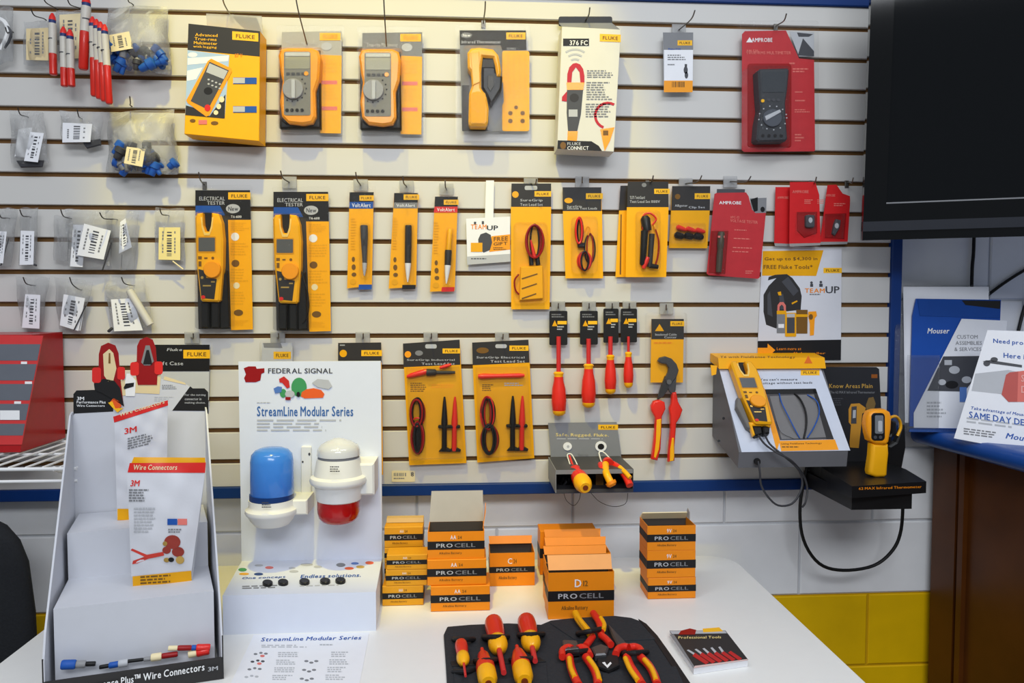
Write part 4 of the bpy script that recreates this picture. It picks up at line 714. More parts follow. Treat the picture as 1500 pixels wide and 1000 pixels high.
for sx, pts, inl in ((0, [(528, 500), (540, 478), (566, 472), (588, 482), (592, 512), (576, 545), (574, 610), (570, 690), (556, 742), (530, 736), (540, 660), (546, 600), (546, 550), (530, 520)], [(552, 560), (572, 556), (570, 620), (562, 690), (548, 730), (540, 726), (548, 660)]), (1, [(622, 440), (640, 438), (648, 480), (668, 516), (656, 550), (640, 575), (632, 680), (632, 742), (604, 748), (606, 700), (616, 600), (614, 540), (610, 510), (618, 490)], [(612, 690), (620, 640), (628, 640), (630, 720), (626, 742), (610, 744)])):
    h = it.poly('red_handle', pts, HRED, 18, 14, bevel=4, smooth=True); it.poly('yellow_inlay', inl, TYEL, 19.2, 3, bevel=1, parent=h)
it.poly('blister_shell', rr(508, 84, 688, 462, 12), CLR, 22, 20, bevel=3)
hook((975, 452), (976, 446), 'of the insulated pliers pack', .04, holder=True)
# ------------------------------------------------------------------ small grey tool dispenser
f1 = (800, 610, .14)
it = Item('tool_display_tray', 'small grey countertop style tray display with a slogan, hung low on the slat wall', 'display', wallp(.010), f1, (450, 790))
it.poly('back_panel', [(20, 66), (738, 56), (782, 372), (800, 700), (60, 720), (46, 374)], M('display_grey', (132, 134, 138), .5), 1.5, 1.5); it.plate(545, 84, 752, 138, 2, 0); it.text('Safe. Rugged. Fluke.', 102, 172, 655, 214, M('slogan_gold', (236, 214, 140), .5), 2, dy=6); it.lines(112, 228, 672, 246, 1, LGR, 2, 5)
w1 = it.poly('white_disc', circ(224, 312, 46, 42), WHT, 3.5, 2); it.poly('disc_hub', circ(230, 312, 14), LGR, 4, .5, parent=w1); w2 = it.poly('white_disc', circ(574, 312, 60, 54), WHT, 3.5, 2); it.poly('disc_hole', circ(574, 314, 34, 31), BLK, 4, .5, parent=w2)
zf = 150
def corner(x, y, z): return it.m(x, y, z)
rl, rr_ = corner(46, 374, 2), corner(782, 362, 2); fl_, fr_ = corner(88, 545, zf), corner(890, 560, zf); bl, br = corner(106, 790, zf), corner(892, 800, zf)
xa, xb = (rl.x+fl_.x)/2, (rr_.x+fr_.x)/2; zsf = (fl_.z+fr_.z)/2; zbt = (bl.z+br.z)/2; ya, yb = -.012, -.010-zf/1000
DG2 = M('tray_charcoal', (62, 62, 66), .45)
box('shelf', xa, xb, yb, ya, zsf-.003, zsf, DG2, it.o); box('side_wall', xa-.0015, xa, yb, ya, zbt, zsf, M('display_grey', (132, 134, 138), .5), it.o); box('side_wall', xb, xb+.0015, yb, ya, zbt, zsf, DG2, it.o); box('base', xa, xb, yb, ya, zbt, zbt+.003, DG2, it.o); box('front_lip', xa, xb, yb, yb+.002, zbt+.003, zbt+.008, DG2, it.o); box('inner_back', xa, xb, ya-.012, ya-.010, zbt+.003, zsf-.003, BLKP, it.o); box('shelf_front_edge', xa, xb, yb-.0005, yb+.001, zsf-.010, zsf, GRY, it.o)
it.text('Test me', 330, 388, 440, 408, GRY, 3)
for k in range(7): it.tube('cable_bundle', [(130+k*34, 600+(k % 3)*24, 60), (180+k*30, 640+(k*37 % 60), 90), (150+k*40, 720, 80), (240+k*28, 760, 70)], 3.0, [RUB, DGR, RUB][k % 3])
it.poly('inner_bracket', R4(520, 600, 600, 780), BROWN, 90, 6)
for pts in ([(185, 800, 120), (215, 880, 120), (290, 930, 120), (345, 870, 120), (360, 800, 120)], [(470, 800, 120), (560, 890, 120), (700, 940, 120), (830, 910, 120), (855, 800, 120)]): it.tube('tether_loop', pts, .7, DWIRE, 5)
it = Item('insulated_screwdriver', 'stubby red and yellow screwdriver lying in the small grey display tray', 'screwdriver', wallp(.010), f1, (400, 780))
it.tube('holder_clip', [(262, 540, 112), (240, 470, 70), (222, 400, 20), (262, 392, 18), (300, 450, 60), (338, 530, 110)], 1.5, WHT, 6); it.lathe('blade', (244, 410, 40), (296, 560, 120), [(0, 10), (1, 12)], HRED)
it.lathe('handle', (290, 545, 112), (378, 690, 176), [(0, 36), (.12, 60), (.3, 56), (.6, 76), (1, 84)], HRED, 20); it.lathe('end_cap', (368, 672, 170), (412, 745, 205), [(0, 80), (.4, 84), (.8, 70), (1, 50)], TYEL, 20); it.lathe('end_hole', (410, 742, 203.6), (413, 747, 206), [(0, 26), (1, 26)], M('hole_brown', (120, 50, 16), .5))
it = Item('insulated_pliers', 'small red and yellow pliers lying in the small grey display tray', 'pliers', wallp(.010), f1, (740, 740))
it.tube('holder_clip', [(585, 490, 100), (562, 420, 40), (556, 372, 18), (600, 372, 18), (660, 430, 60), (712, 490, 100)], 1.6, WHT, 6); it.tube('red_handle', [(570, 500, 100), (580, 540, 128), (600, 575, 140)], 7, HRED, 12); it.tube('red_handle', [(700, 500, 96), (760, 540, 122), (830, 620, 150), (876, 720, 172)], 8.5, HRED, 12); it.tube('yellow_inlay', [(620, 500, 112), (626, 580, 150), (660, 660, 166), (690, 715, 172)], 8.5, TYEL, 12); it.tube('yellow_inlay', [(770, 530, 134), (830, 585, 156), (878, 640, 170)], 5.5, TYEL, 10); it.lathe('tip_cap', (672, 680, 170), (698, 728, 174), [(0, 52), (.6, 50), (1, 30)], ORD); it.lathe('pivot', (640, 470, 96), (650, 500, 110), [(0, 50), (1, 60)], HRED)
# ------------------------------------------------------------------ electrical tester display box
e1 = (1020, 490, .25)
A_, B_, C_ = P(1052, 537, -.055), P(1201, 536, -.055), P(1086, 662, -.185)
fp = plane3(A_, B_, C_)
it = Item('tester_display', 'slanted grey and white tester display box with an orange top and a dark window', 'display', fp, e1, (560, 780))
x0, x1 = (A_.x+C_.x)/2, (B_.x+P(1246, 660, -.185).x)/2
Lb = P(1079, 685, -.180); Bb = P(1039, 632, -.003); prof = [(-.003, A_.z+.022), (A_.y, A_.z), (C_.y, C_.z), (Lb.y, Lb.z), (-.003, Bb.z-.01)]
n = len(prof); vs = [(x0, y, z) for y, z in prof]+[(x1, y, z) for y, z in prof]; mk('box_body', vs, [tuple(range(n)), tuple(range(n, 2*n))[::-1]]+[(i, n+i, n+(i+1) % n, (i+1) % n) for i in range(n)], M('display_steel_grey', (104, 104, 108), .45), it.o)
v, f = hexa([(x0-.008, A_.y-.014, A_.z-.004), (x1+.002, A_.y-.014, A_.z-.004), (x1+.002, -.003, A_.z-.004+.014), (x0-.008, -.003, A_.z-.004+.014), (x0-.008, A_.y-.006, A_.z+.022), (x1+.002, A_.y-.006, A_.z+.022), (x1+.002, -.003, A_.z+.030), (x0-.008, -.003, A_.z+.030)]); mk('orange_cap', v, f, YEL, it.o)
hp = Item.__new__(Item); hp.pl = plane3(Vector((x0, A_.y-.014, A_.z-.004)), Vector((x1, A_.y-.014, A_.z-.004)), Vector((x0, A_.y-.006, A_.z+.022))); hp.crop = e1; hp.aff = None; hp.drape = None; hp.o = it.o
hp.text('T6 with FieldSense Technology', 140, 124, 580, 140, BROWN, .5); hp.poly('warning_triangle', [(632, 168), (656, 122), (680, 168)], M('warning_orange', (230, 110, 30), .5), .5, .3); hp.poly('cap_tail', [(84, 178), (122, 182), (116, 232), (90, 240)], YEL, -6, 2)
it.poly('white_front', [(132, 192), (726, 188), (902, 678), (266, 688)], M('front_pale', (206, 212, 226), .5), .8, .8)
w_ = it.poly('window', [(402, 320), (698, 316), (804, 612), (490, 618)], M('window_dark', (74, 72, 74), .35), 1.4, .6); it.poly('orange_edge', [(388, 300), (402, 320), (490, 618), (472, 684), (440, 560)], ORG, 1.3, .4); it.poly('window_frame', [(402, 320), (698, 316), (708, 344), (410, 348)], BLK, 1.9, .4, parent=w_); it.poly('window_side', [(680, 316), (700, 316), (806, 612), (764, 612)], CHAR, 1.9, .4, parent=w_)
it.poly('printed_panel', [(430, 360), (690, 350), (760, 600), (500, 612)], M('window_grey', (120, 118, 118), .4), 1.8, .3, parent=w_)
for pts, m, r in (([(486, 345, 3), (500, 400, 8), (540, 480, 9), (575, 550, 8), (606, 606, 3)], BLU, 1.4), ([(650, 352, 3), (706, 390, 8), (720, 460, 9), (690, 540, 8), (650, 604, 3)], BLU, 1.4), ([(575, 345, 3), (610, 380, 8), (640, 450, 9), (645, 530, 8), (630, 606, 3)], RUB, 2.2), ([(470, 500, 3), (500, 570, 6), (570, 606, 3)], GRY, 1.0)): it.tube('window_cable', pts, r, m, 8, parent=w_)
it.poly('orange_label', [(484, 622), (812, 614), (834, 674), (498, 682)], ORG, 1.4, .4); it.text('Using FieldSense Technology', 498, 634, 735, 646, BROWN, 1.9, dy=-4); it.lines(502, 654, 640, 666, 1, BROWN, 1.9, 3)
it.text("You can't measure", 372, 256, 592, 270, DGR, 1.2, dy=-2); it.text('voltage without test leads', 376, 278, 680, 294, DGR, 1.2, dy=-4); it.plate(612, 206, 722, 238, 1.2)
it.polys('screw_heads', [circ(160, 490, 8), circ(132, 622, 8)], BLK, -30)
t2 = Item('electrical_tester', 'yellow electrical tester mounted on the left of the slanted display box', 'electrical tester', fp, e1, (370, 590)); t2.aff = lambda x, y: (200+(x-60)*.95+(y-275)*.235, 150+(y-275)*.735)
tester(t2, None, 4); t2.aff = None
t2.poly('grey_side', [(240, 366), (258, 372), (316, 520), (330, 560), (300, 540), (236, 420)], M('tester_side_grey', (110, 108, 104), .5), 18, 16, bevel=2); t2.poly('lower_frame', [(308, 510), (432, 516), (436, 540), (404, 530), (330, 532), (346, 584), (334, 590)], TYEL, 22, 10, bevel=2)
t2.poly('probe', [(330, 528), (384, 532), (390, 580), (350, 592), (338, 580)], RUB, 18, 16, bevel=3); t2.poly('probe', [(388, 532), (432, 528), (430, 576), (396, 582)], RUB, 18, 16, bevel=3)
MBw = (('black test lead', [(360, 585, 14), (400, 640, 22), (470, 690, 30), (560, 740, 20), (625, 820, -20), (650, 900, -40), (640, 980, -50), (620, 1010, -60)]), ('', [(400, 580, 14), (430, 640, 24), (500, 700, 28), (590, 780, 5), (620, 850, -20), (610, 920, -30), (560, 990, -40), (480, 1000, -40), (420, 950, -30), (380, 880, -20), (372, 800, -6), (362, 742, -2)]))
for nm, pts in MBw: t2.tube('test_lead', pts, 2.3, M('lead_grey', (52, 52, 56), .5), 8)
t2.lathe('cable_grommet', (356, 742, -9), (360, 748, -2), [(0, 20), (1, 16)], RUB)
# ------------------------------------------------------------------ infrared thermometer display
f4 = (1200, 530, .21)
zt = 1.39-.386
tp = [T(1203, 684, zt), T(1248, 712, zt), T(1357, 705, zt), T(1327, 687, zt)]
tp[0].y = min(tp[0].y, -.012); tp[3].y = min(tp[3].y, -.012)
bkl = Vector((tp[0].x, -.010, zt)); bkr = Vector((max(tp[3].x, tp[2].x-.02), -.010, zt)); ring = [bkl, tp[0], tp[1], tp[2], Vector((bkr.x, tp[3].y, zt)), bkr]
gp = wallp(.03); it = Item('thermometer_display', 'black display platform with a black poster for the infrared thermometer', 'display', gp, f4, (480, 900))
n = len(ring); lo = [Vector((p.x, p.y, zt-(.026 if i in (2, 3) else .046))) for i, p in enumerate(ring)]; mk('platform', lo+ring, [tuple(range(n))[::-1], tuple(range(n, 2*n))]+[(i, (i+1) % n, n+(i+1) % n, n+i) for i in range(n)][::1], BLKP, it.o)
fpz = plane3(tp[1], tp[2], tp[1]-Vector((0, 0, .02))); hp.pl = fpz; hp.crop = f4; hp.o = it.o; hp.text('62 MAX Infrared Thermometer', 276, 874, 714, 892, ORD, .6, dy=-14)
c1_ = (tp[1]+tp[2])/2; box('under_shell', tp[1].x+.02, tp[2].x-.03, c1_.y+.02, -.012, zt-.062, zt-.026, BLKP, it.o)
it.poly('poster', [(0, 34), (400, 36), (418, 50), (432, 320), (440, 705), (-40, 705), (-60, 60)], M('poster_black', (44, 44, 46), .35), 2, 2); it.text('Know Areas Plain', 70, 152, 372, 182, M('poster_gold', (190, 150, 70), .5), 2.4); it.text('The 62 MAX Infrared Thermometer', 75, 202, 388, 220, GRY, 2.4); it.rect('poster_plate', 364, 86, 406, 112, M('poster_rust', (150, 84, 30), .5), 2.4, .3); it.lines(95, 252, 180, 310, 4, DGR, 2.4, 5)
b = it.poly('printed_thermometer', [(205, 330), (222, 292), (280, 288), (325, 320), (318, 350), (300, 360), (290, 470), (276, 600), (215, 596), (212, 560), (222, 440), (206, 420)], M('poster_ochre', (206, 146, 50), .5), 2.6, .3); it.poly('printed_screen', [(226, 312), (262, 308), (260, 430), (222, 430)], DGR, 3, .3, parent=b); it.poly('printed_readout', [(236, 336), (256, 334), (254, 390), (234, 392)], LGR, 3.3, .3, parent=b); it.poly('printed_second', [(326, 300), (345, 250), (378, 244), (394, 290), (380, 340), (330, 340)], M('poster_tan', (126, 100, 56), .5), 2.6, .3)
it.poly('rear_bracket', [(490, 590), (540, 560), (600, 440), (608, 600), (580, 745), (490, 745)], BLKP, 40, 20, bevel=4)
bp = T(1288, 698, zt); tpn = wallp(-bp.y)
it = Item('infrared_thermometer', 'yellow infrared thermometer standing on the black display platform', 'thermometer', tpn, f4, (418, 800))
b = it.poly('handle', [(372, 570), (488, 575), (492, 640), (484, 720), (480, 792), (460, 806), (400, 808), (356, 790), (350, 765), (366, 660)], TYEL, 8, 20, bevel=8, smooth=True)
h = it.poly('head', [(344, 385), (360, 350), (400, 336), (468, 332), (500, 350), (512, 390), (508, 470), (492, 560), (470, 582), (395, 575), (358, 552), (344, 500), (336, 440)], ORG, 12, 24, bevel=8, smooth=True)
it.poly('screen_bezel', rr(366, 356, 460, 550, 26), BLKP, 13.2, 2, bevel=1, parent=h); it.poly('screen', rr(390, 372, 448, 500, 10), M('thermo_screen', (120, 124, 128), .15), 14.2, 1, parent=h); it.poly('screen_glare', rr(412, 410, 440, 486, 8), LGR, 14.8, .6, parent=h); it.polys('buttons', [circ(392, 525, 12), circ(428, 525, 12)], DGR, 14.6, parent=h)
it.tube('hook_loop', [(500, 385, -10), (535, 380, -25), (562, 410, -35), (568, 460, -38), (545, 515, -36)], 3.4, TYEL, 10); it.poly('rear_barrel', [(500, 400), (545, 420), (548, 500), (505, 540)], BLKP, -6, 20, bevel=4); it.poly('trigger', [(488, 520), (515, 500), (512, 560), (490, 585)], BLKP, -2, 20, bevel=3)
cab = smooth_path([P(1183, 680, -.03), P(1172, 740, -.03), P(1177, 790, -.03), P(1200, 825, -.03), P(1235, 835, -.03), P(1280, 828, -.03), P(1308, 805, -.035), P(1320, 775, -.04), P(1323, 728, -.06)], 5)
v, f = tubev(cab, .0042, 8); props(mk('display_cable', v, f, RUB, None, cab[0], True), 'thick black cable looping between the two tester displays', 'cable')
# ================================================================== bagged parts at the left
c1 = (0, 0, .27); c2 = (0, 280, .22); c3 = (0, 480, .26); c4 = (0, 720, .28)
TAGB = M('tag_buff', (226, 206, 160), .6); BPART = M('connector_blue', (40, 92, 176), .45, var=.2); DPART = M('part_dark', (62, 62, 66), .45, var=.2); GPART = M('part_grey', (140, 140, 142), .4, var=.2)
def tagq(it, quad, mat, z, seed, parent=None, bars=True):
    t = it.poly('paper_tag', quad, mat, z, .5)
    af = lambda u, v: ((quad[0][0]*(1-u)+quad[1][0]*u)*(1-v)+(quad[3][0]*(1-u)+quad[2][0]*u)*v, (quad[0][1]*(1-u)+quad[1][1]*u)*(1-v)+(quad[3][1]*(1-u)+quad[2][1]*u)*v)
    if bars:
        it.bars(.38, .14, .6, .88, DGR, z+.4, seed, False, 'barcode', t, af)
        rnd = random.Random(seed); it.polys('fine_print', [[af(*p) for p in R4(x, .12+.1*k, x+.06, .12+.1*k+.07)] for x in (.16, .72) for k in range(7) if rnd.random() < .7], GRY, z+.4, parent=t)
    return t
def pbag(label, crop, quad, bulge, seed, tags=(), bits=(), d=.018, film=None):
    it = Item('parts_bag', label, 'parts bag', wallp(d), crop, ((quad[2][0]+quad[3][0])/2, quad[2][1]), 'bagged parts hanging on the slat wall')
    it.bag(quad, bulge, seed, film)
    for i, (q, m, z) in enumerate(tags): tagq(it, q, m, z, seed+i)
    for i, (nm, kind, a, m) in enumerate(bits):
        if kind == 'p': it.poly(nm, a[0], m, a[1]*.5, a[2]*.5, bevel=min(2, a[2]*.25))
        elif kind == 'l': it.lathe(nm, a[0], a[1], a[2], m, 10)
        elif kind == 't': it.tube(nm, a[0], a[1], m, 7)
    return it
S = lambda r: [(0, r*.8), (.08, r), (.92, r), (1, r*.8)]
def jumble(seed, bx, n):          # loose connector bodies lying in a bag
    rnd = random.Random(seed); out = []
    for i in range(n):
        nm, m = (('blue_connector', BPART), ('blue_connector', BPART), ('dark_connector', DPART), ('blue_connector', BPART), ('grey_connector', GPART))[i % 5]
        x = rnd.uniform(bx[0], bx[2]); y = bx[1]+(bx[3]-bx[1])*rnd.random()**.6; a = rnd.uniform(-1.2, 1.2)+1.57; L = rnd.uniform(55, 90); r = rnd.uniform(20, 32); z = 8+rnd.uniform(0, 26)
        out.append((nm, 'l', ((x-L*.5*math.cos(a), y-L*.5*math.sin(a), z), (x+L*.5*math.cos(a), y+L*.5*math.sin(a), z), [(0, r*.7), (.06, r), (.45, r), (.5, r*.7), (.94, r*.62), (1, r*.5)]), m))
    return out
pbag('clear bag with a white curved fitting at the left edge of the top row', c1, [(-40, 30), (70, 40), (72, 330), (-40, 360)], 14, 1, (), [('white_fitting', 't', ([(-10, 100, 10), (25, 120, 12), (45, 165, 12), (30, 215, 12), (5, 270, 10)], 5), WHT), ('grey_fitting', 't', ([(30, 130, 14), (60, 175, 14), (50, 220, 12), (25, 260, 10)], 2.6), DGR)])
pbag('clear bag with a buff paper tag left of the red capped tubes', c1, [(130, 120), (275, 110), (270, 370), (125, 350)], 6, 2, [([(142, 155), (262, 150), (262, 328), (142, 325)], TAGB, 4)])
pbag('clear bag with a tall cream tag behind the red capped tubes', c1, [(300, 60), (450, 55), (450, 330), (300, 330)], 4, 3, [([(322, 80), (440, 72), (436, 316), (330, 318)], CREAM, 3)], d=.006)
pbag('large clear bag of blue connectors with a square white tag, top row', c1, [(580, 40), (905, 30), (930, 400), (590, 380)], 40, 4, [([(592, 190), (700, 170), (722, 262), (604, 282)], CREAM, 44)],
    jumble(31, (612, 215, 900, 372), 22), film=FILM2)
pbag('clear bag with one upright white tag and a grey fitting, second bag row', c1, [(55, 600), (240, 610), (262, 880), (60, 890)], 16, 5, [([(165, 715), (238, 722), (205, 880), (130, 872)], PAPER, 18)], [('grey_fitting', 'p', ([(85, 870), (235, 868), (225, 905), (110, 908)], 14, 10), DPART), ('white_part', 'p', ([(95, 700), (170, 690), (160, 860), (75, 850)], 12, 8), WHT)])
pbag('clear bag with a wide white tag above a small dark part', c1, [(325, 600), (560, 610), (545, 790), (335, 780)], 12, 6, [([(340, 665), (500, 672), (490, 770), (338, 772)], PAPER, 14)], [('dark_part', 'p', ([(440, 765), (540, 752), (545, 785), (470, 805)], 12, 9), DPART)])
pbag('large clear bag of blue connectors with a cream tag, second bag row', c1, [(590, 610), (940, 590), (970, 945), (580, 930)], 44, 7, [([(688, 795), (788, 808), (772, 905), (672, 885)], CREAM, 50)],
    jumble(57, (640, 785, 945, 925), 24), film=FILM2)
pbag('clear bag with a cut off white tag at the left edge, third bag row', c2, [(-60, 110), (120, 115), (75, 500), (-60, 510)], 10, 8, [([(-30, 265), (45, 268), (20, 480), (-40, 475)], PAPER, 10)], [('thin_rod', 't', ([(60, 310, 6), (5, 495, 6)], 1.3), DPART)])
pbag('narrow clear bag with one upright white tag, third bag row', c2, [(135, 110), (255, 110), (240, 490), (125, 495)], 7, 9, [([(138, 262), (228, 265), (222, 488), (130, 490)], PAPER, 8)], [('small_screw', 'l', ((225, 488, 5), (244, 494, 5), S(7)), DPART)])
pbag('empty looking clear bag between two tagged bags, third bag row', c2, [(360, 160), (470, 170), (455, 470), (355, 460)], 8, 10)
pbag('clear bag with two white tags and a thin rod, third bag row', c2, [(430, 120), (760, 130), (735, 500), (460, 510)], 9, 11, [([(488, 222), (575, 225), (550, 505), (466, 500)], PAPER, 4), ([(560, 215), (738, 262), (690, 455), (512, 425)], PAPER, 11)], [('thin_rod', 't', ([(742, 340, 8), (682, 525, 8)], 1.6), DPART)])
pbag('clear bag with a folded white tag, fourth in the third bag row', c2, [(700, 130), (930, 135), (900, 520), (750, 525)], 10, 12, [([(800, 205), (835, 180), (878, 372), (792, 415)], PAPER, 8)], [('thin_rod', 't', ([(812, 420, 6), (806, 520, 6)], 1), GPART)])
pbag('clear bag with a pale yellow tag and a thin rod, third bag row', c2, [(1030, 110), (1225, 115), (1230, 470), (1030, 465)], 6, 13, [([(1058, 240), (1200, 240), (1200, 458), (1055, 455)], M('tag_yellow', (238, 220, 150), .6), 7)], [('thin_rod', 't', ([(1150, 465, 5), (1220, 520, 5)], 1.6), CREAM)])
pbag('clear bag with one narrow white tag, leftmost of the lowest bag row', c2, [(100, 570), (330, 575), (280, 910), (140, 905)], 9, 14, [([(168, 685), (268, 690), (262, 915), (146, 908)], PAPER, 9)])
pbag('clear bag with a tilted white tag and a diagonal rod, lowest bag row', c2, [(360, 570), (620, 600), (545, 920), (390, 915)], 10, 15, [([(424, 685), (566, 712), (522, 930), (398, 892)], PAPER, 9)], [('thin_rod', 't', ([(572, 760, 12), (492, 925, 12)], 1.4), DPART), ('white_strip', 'p', ([(545, 780), (560, 790), (535, 928), (500, 925)], 6, 1), PAPER)])
pbag('clear bag with a white tag and a slanting white tube, lowest bag row', c2, [(690, 570), (960, 580), (1020, 900), (740, 930)], 12, 16, [([(738, 720), (882, 712), (950, 925), (760, 932)], PAPER, 11)], [('white_tube', 'l', ((860, 660, 14), (1000, 890, 14), [(0, 22), (.1, 26), (1, 26)]), M('tube_grey_white', (196, 194, 190), .4)), ('dark_tip', 'l', ((720, 935, 6), (748, 910, 6), S(10)), DPART)])
# red ended tubes in clear sleeves
def rtube(label, cx, y0, ysplit, y1, wd, d, tilt=0):
    it = Item('capped_tube', label, 'tube', wallp(d), c1, (cx+tilt, y1), 'red ended tubes on hooks in the top row'); r = wd/2
    it.lathe('red_cap', (cx, y0, 8), (cx, y0+38, 8), [(0, r*.3), (.25, r*.55), (.5, r*.8), (1, r*.95)], BRED); it.lathe('blue_ring', (cx, y0+38, 8), (cx, y0+58, 8), [(0, r*.9), (1, r*.9)], M('ring_navy', (40, 56, 110), .5))
    b = it.lathe('label_sleeve', (cx, y0+56, 8), (cx+tilt*.5, ysplit, 8), [(0, r), (1, r)], M('sleeve_beige', (204, 199, 188), .35, var=.12)); it.lathe('sleeve_line', (cx, y0+56+(ysplit-y0-56)*.5, 8), (cx, y0+62+(ysplit-y0-56)*.5, 8), [(0, r*1.04), (1, r*1.04)], DGR, parent=b)
    it.lathe('red_tube', (cx+tilt*.5, ysplit, 8), (cx+tilt, y1, 8), [(0, r*.95), (.05, r), (.96, r), (1, r*.75)], M('tube_red', (206, 40, 28), .35, var=.15, coat=.2))
rtube('single red ended tube nearest the buff tag', 284, 72, 292, 408, 40, .03, 6); rtube('left tube of the lower pair of red ended tubes', 344, 145, 368, 470, 38, .045, 6); rtube('right tube of the lower pair of red ended tubes', 380, 160, 372, 470, 40, .05, 8)
rtube('tallest red ended tube hanging highest', 468, -20, 172, 378, 50, .05, -16)
for i in range(4): rtube(('leftmost tube of the bunch of four red ended tubes', 'second tube of the bunch of four red ended tubes', 'third tube of the bunch of four red ended tubes', 'rightmost tube of the bunch of four red ended tubes')[i], 502+i*22, 90+i*14, 315+i*14, 522+i*14, 38, .05+.012*i, 10+i*5)
for b_, t_, w_ in (((68, 30), (45, 12), 'of the buff tagged bag in the top row'), ((84, 14), (62, -8), 'of the lower pair of red ended tubes'), ((118, 14), (98, -4), 'of the bunch of red ended tubes'), ((196, 8), (186, -8), 'of the upper bag of blue connectors'), ((20, 48), (8, 40), 'of the bag with the curved fitting'),
        ((42, 172), (26, 158), 'of the bag with the grey fitting'), ((121, 174), (113, 160), 'of the bag with the wide white tag'), ((194, 156), (190, 141), 'of the lower bag of blue connectors'), ((46, 318), (29, 307), 'of the narrow bag in the third bag row'), ((105, 320), (89, 307), 'of the empty looking bag'), ((172, 322), (146, 311), 'of the folded tag bag'), ((248, 316), (234, 305), 'of the pale yellow tag bag'),
        ((52, 418), (34, 406), 'of the leftmost bag in the lowest bag row'), ((120, 424), (102, 406), 'of the tilted tag bag'), ((197, 418), (178, 406), 'of the slanting tube bag'), ((15, 320), (-2, 310), 'at the left edge of the third bag row')): hook(b_, t_, w_, .07, .0013, mat=DWIRE)
# ================================================================== wire shelf and red parts case
zs_ = 1.39-.31
sh = thing('wire_shelf', 'white wire shelf at the left edge under the red case', 'shelf', (-1.1, -.16, zs_))
xs0, xs1 = -1.5, -.76
for i in range(24):
    x = xs0+i*(xs1-xs0)/23; v, f = tubev([(x, -.012, zs_-.003), (x, -.33, zs_-.003)], .0022, 6); mk('cross_wire', v, f, WHT, sh, smooth=True)
for y, z, r in ((-.33, zs_-.006, .0035), (-.33, zs_-.03, .003), (-.17, zs_-.008, .003), (-.014, zs_-.008, .003)): v, f = tubev([(xs0, y, z), (xs1, y, z)], r, 8); mk('long_wire', v, f, WHT, sh, smooth=True)
for x in (xs0+.1, xs1-.06): v, f = tubev([(x, -.005, zs_-.13), (x, -.30, zs_-.012)], .005, 8); mk('bracket', v, f, WHT, sh, smooth=True)
xr = P(90, 560).x+.012
y0t, y1t = -.135, -.19
ztp = P(61, 490, -.135).z
cfp = plane3(Vector((xr, y0t, ztp)), Vector((xr-.3, y0t, ztp)), Vector((xr, y1t, zs_+.001)))
it = Item('parts_case', 'red parts case with grey compartments on the white wire shelf', 'case', cfp, c3, (60, 655))
prof = [(-.012, ztp+.002), (y0t, ztp), (y1t, zs_+.001), (-.012, zs_+.001)]; n = 4; RC = M('case_red', (168, 18, 22), .35, var=.15, coat=.2)
vs = [(xr-.42, y, z) for y, z in prof]+[(xr, y, z) for y, z in prof]; mk('case_body', vs, [tuple(range(n)), tuple(range(n, 2*n))[::-1]]+[(i, n+i, n+(i+1) % n, (i+1) % n) for i in range(n)], RC, it.o)
RF = M('case_frame_red', (208, 60, 60), .4)
it.poly('front_frame', [(-200, 38), (242, 44), (122, 658), (-320, 660)], RF, 2, 2)
for i in range(5):
    y0 = 92+i*112; y1 = y0+(92 if i < 4 else 66); xa_ = lambda y: 228-(y-92)*.195
    q = it.poly('compartment', [(-160, y0), (xa_(y0), y0), (xa_(y1), y1), (-160, y1)], M('compartment_grey', (104, 108, 116), .25), 2.6, .6)
    it.rect('white_clip' if i < 4 else 'white_card', (118, 140, 80, 90, 0)[i], y1+6 if i < 4 else y0-75, (152, 180, 118, 120, 110)[i], y1+20 if i < 4 else y0-22, WHT, 3.4, .5) if i != 3 else None
# ================================================================== stepped cardboard display for wire connectors
f2 = (100, 490, .15); f3 = (160, 640, .24)
FR = T(326, 994, TZ); FL = FR+Vector((-.262*.965, -.262*.262, 0))
BL_, BR_ = P(108, 700, -.33), P(303, 700, -.27)
def Sx(u, v, z):
    a = FL.lerp(FR, u); b = Vector((BL_.x, BL_.y, TZ)).lerp(Vector((BR_.x, BR_.y, TZ)), u); q = a.lerp(b, v); return Vector((q.x, q.y, TZ+z))
def vpl(v): return plane3(Sx(0, v, 0), Sx(1, v, 0), Sx(0, v, .1))
CB = M('white_card', (204, 206, 213), .55, var=.03); bpn = vpl(1.0)
it = Item('connector_display', 'white stepped cardboard display with a black header and black front lip', 'display', vpl(0), (0, 0, 1), (200, 1005))
zb_ = bpn.at(108, 575).z-TZ; zh = bpn.at(108, 603).z-TZ
def board(name, pts, mat, th=.003, parent=None):
    pts = [Vector(p) for p in pts]; nn = (pts[1]-pts[0]).cross(pts[2]-pts[0]).normalized(); n = len(pts)
    lo = [p-nn*th/2 for p in pts]; hi = [p+nn*th/2 for p in pts]; return mk(name, lo+hi, [tuple(range(n))[::-1], tuple(range(n, 2*n))]+[(i, (i+1) % n, n+(i+1) % n, n+i) for i in range(n)], mat, parent or it.o)
board('back_board', [Sx(0, 1, .001), Sx(1, 1, .001), Sx(1, 1, zh), Sx(0, 1, zh)], CB)
lipz = .038
for u, nm in ((0, 'side_panel'), (1, 'side_panel')):
    board(nm, [Sx(u, 0, .001), Sx(u, 1, .001), Sx(u, 1, zh), Sx(u, .93, zh-.004), Sx(u, .06, .11), Sx(u, 0, .07)], CB)
    board('black_side_foot', [Sx(u+(.004 if u else -.004), -.004, .001), Sx(u+(.004 if u else -.004), .12, .001), Sx(u+(.004 if u else -.004), .12, lipz+.02), Sx(u+(.004 if u else -.004), .0, .075)], CHAR, .002)
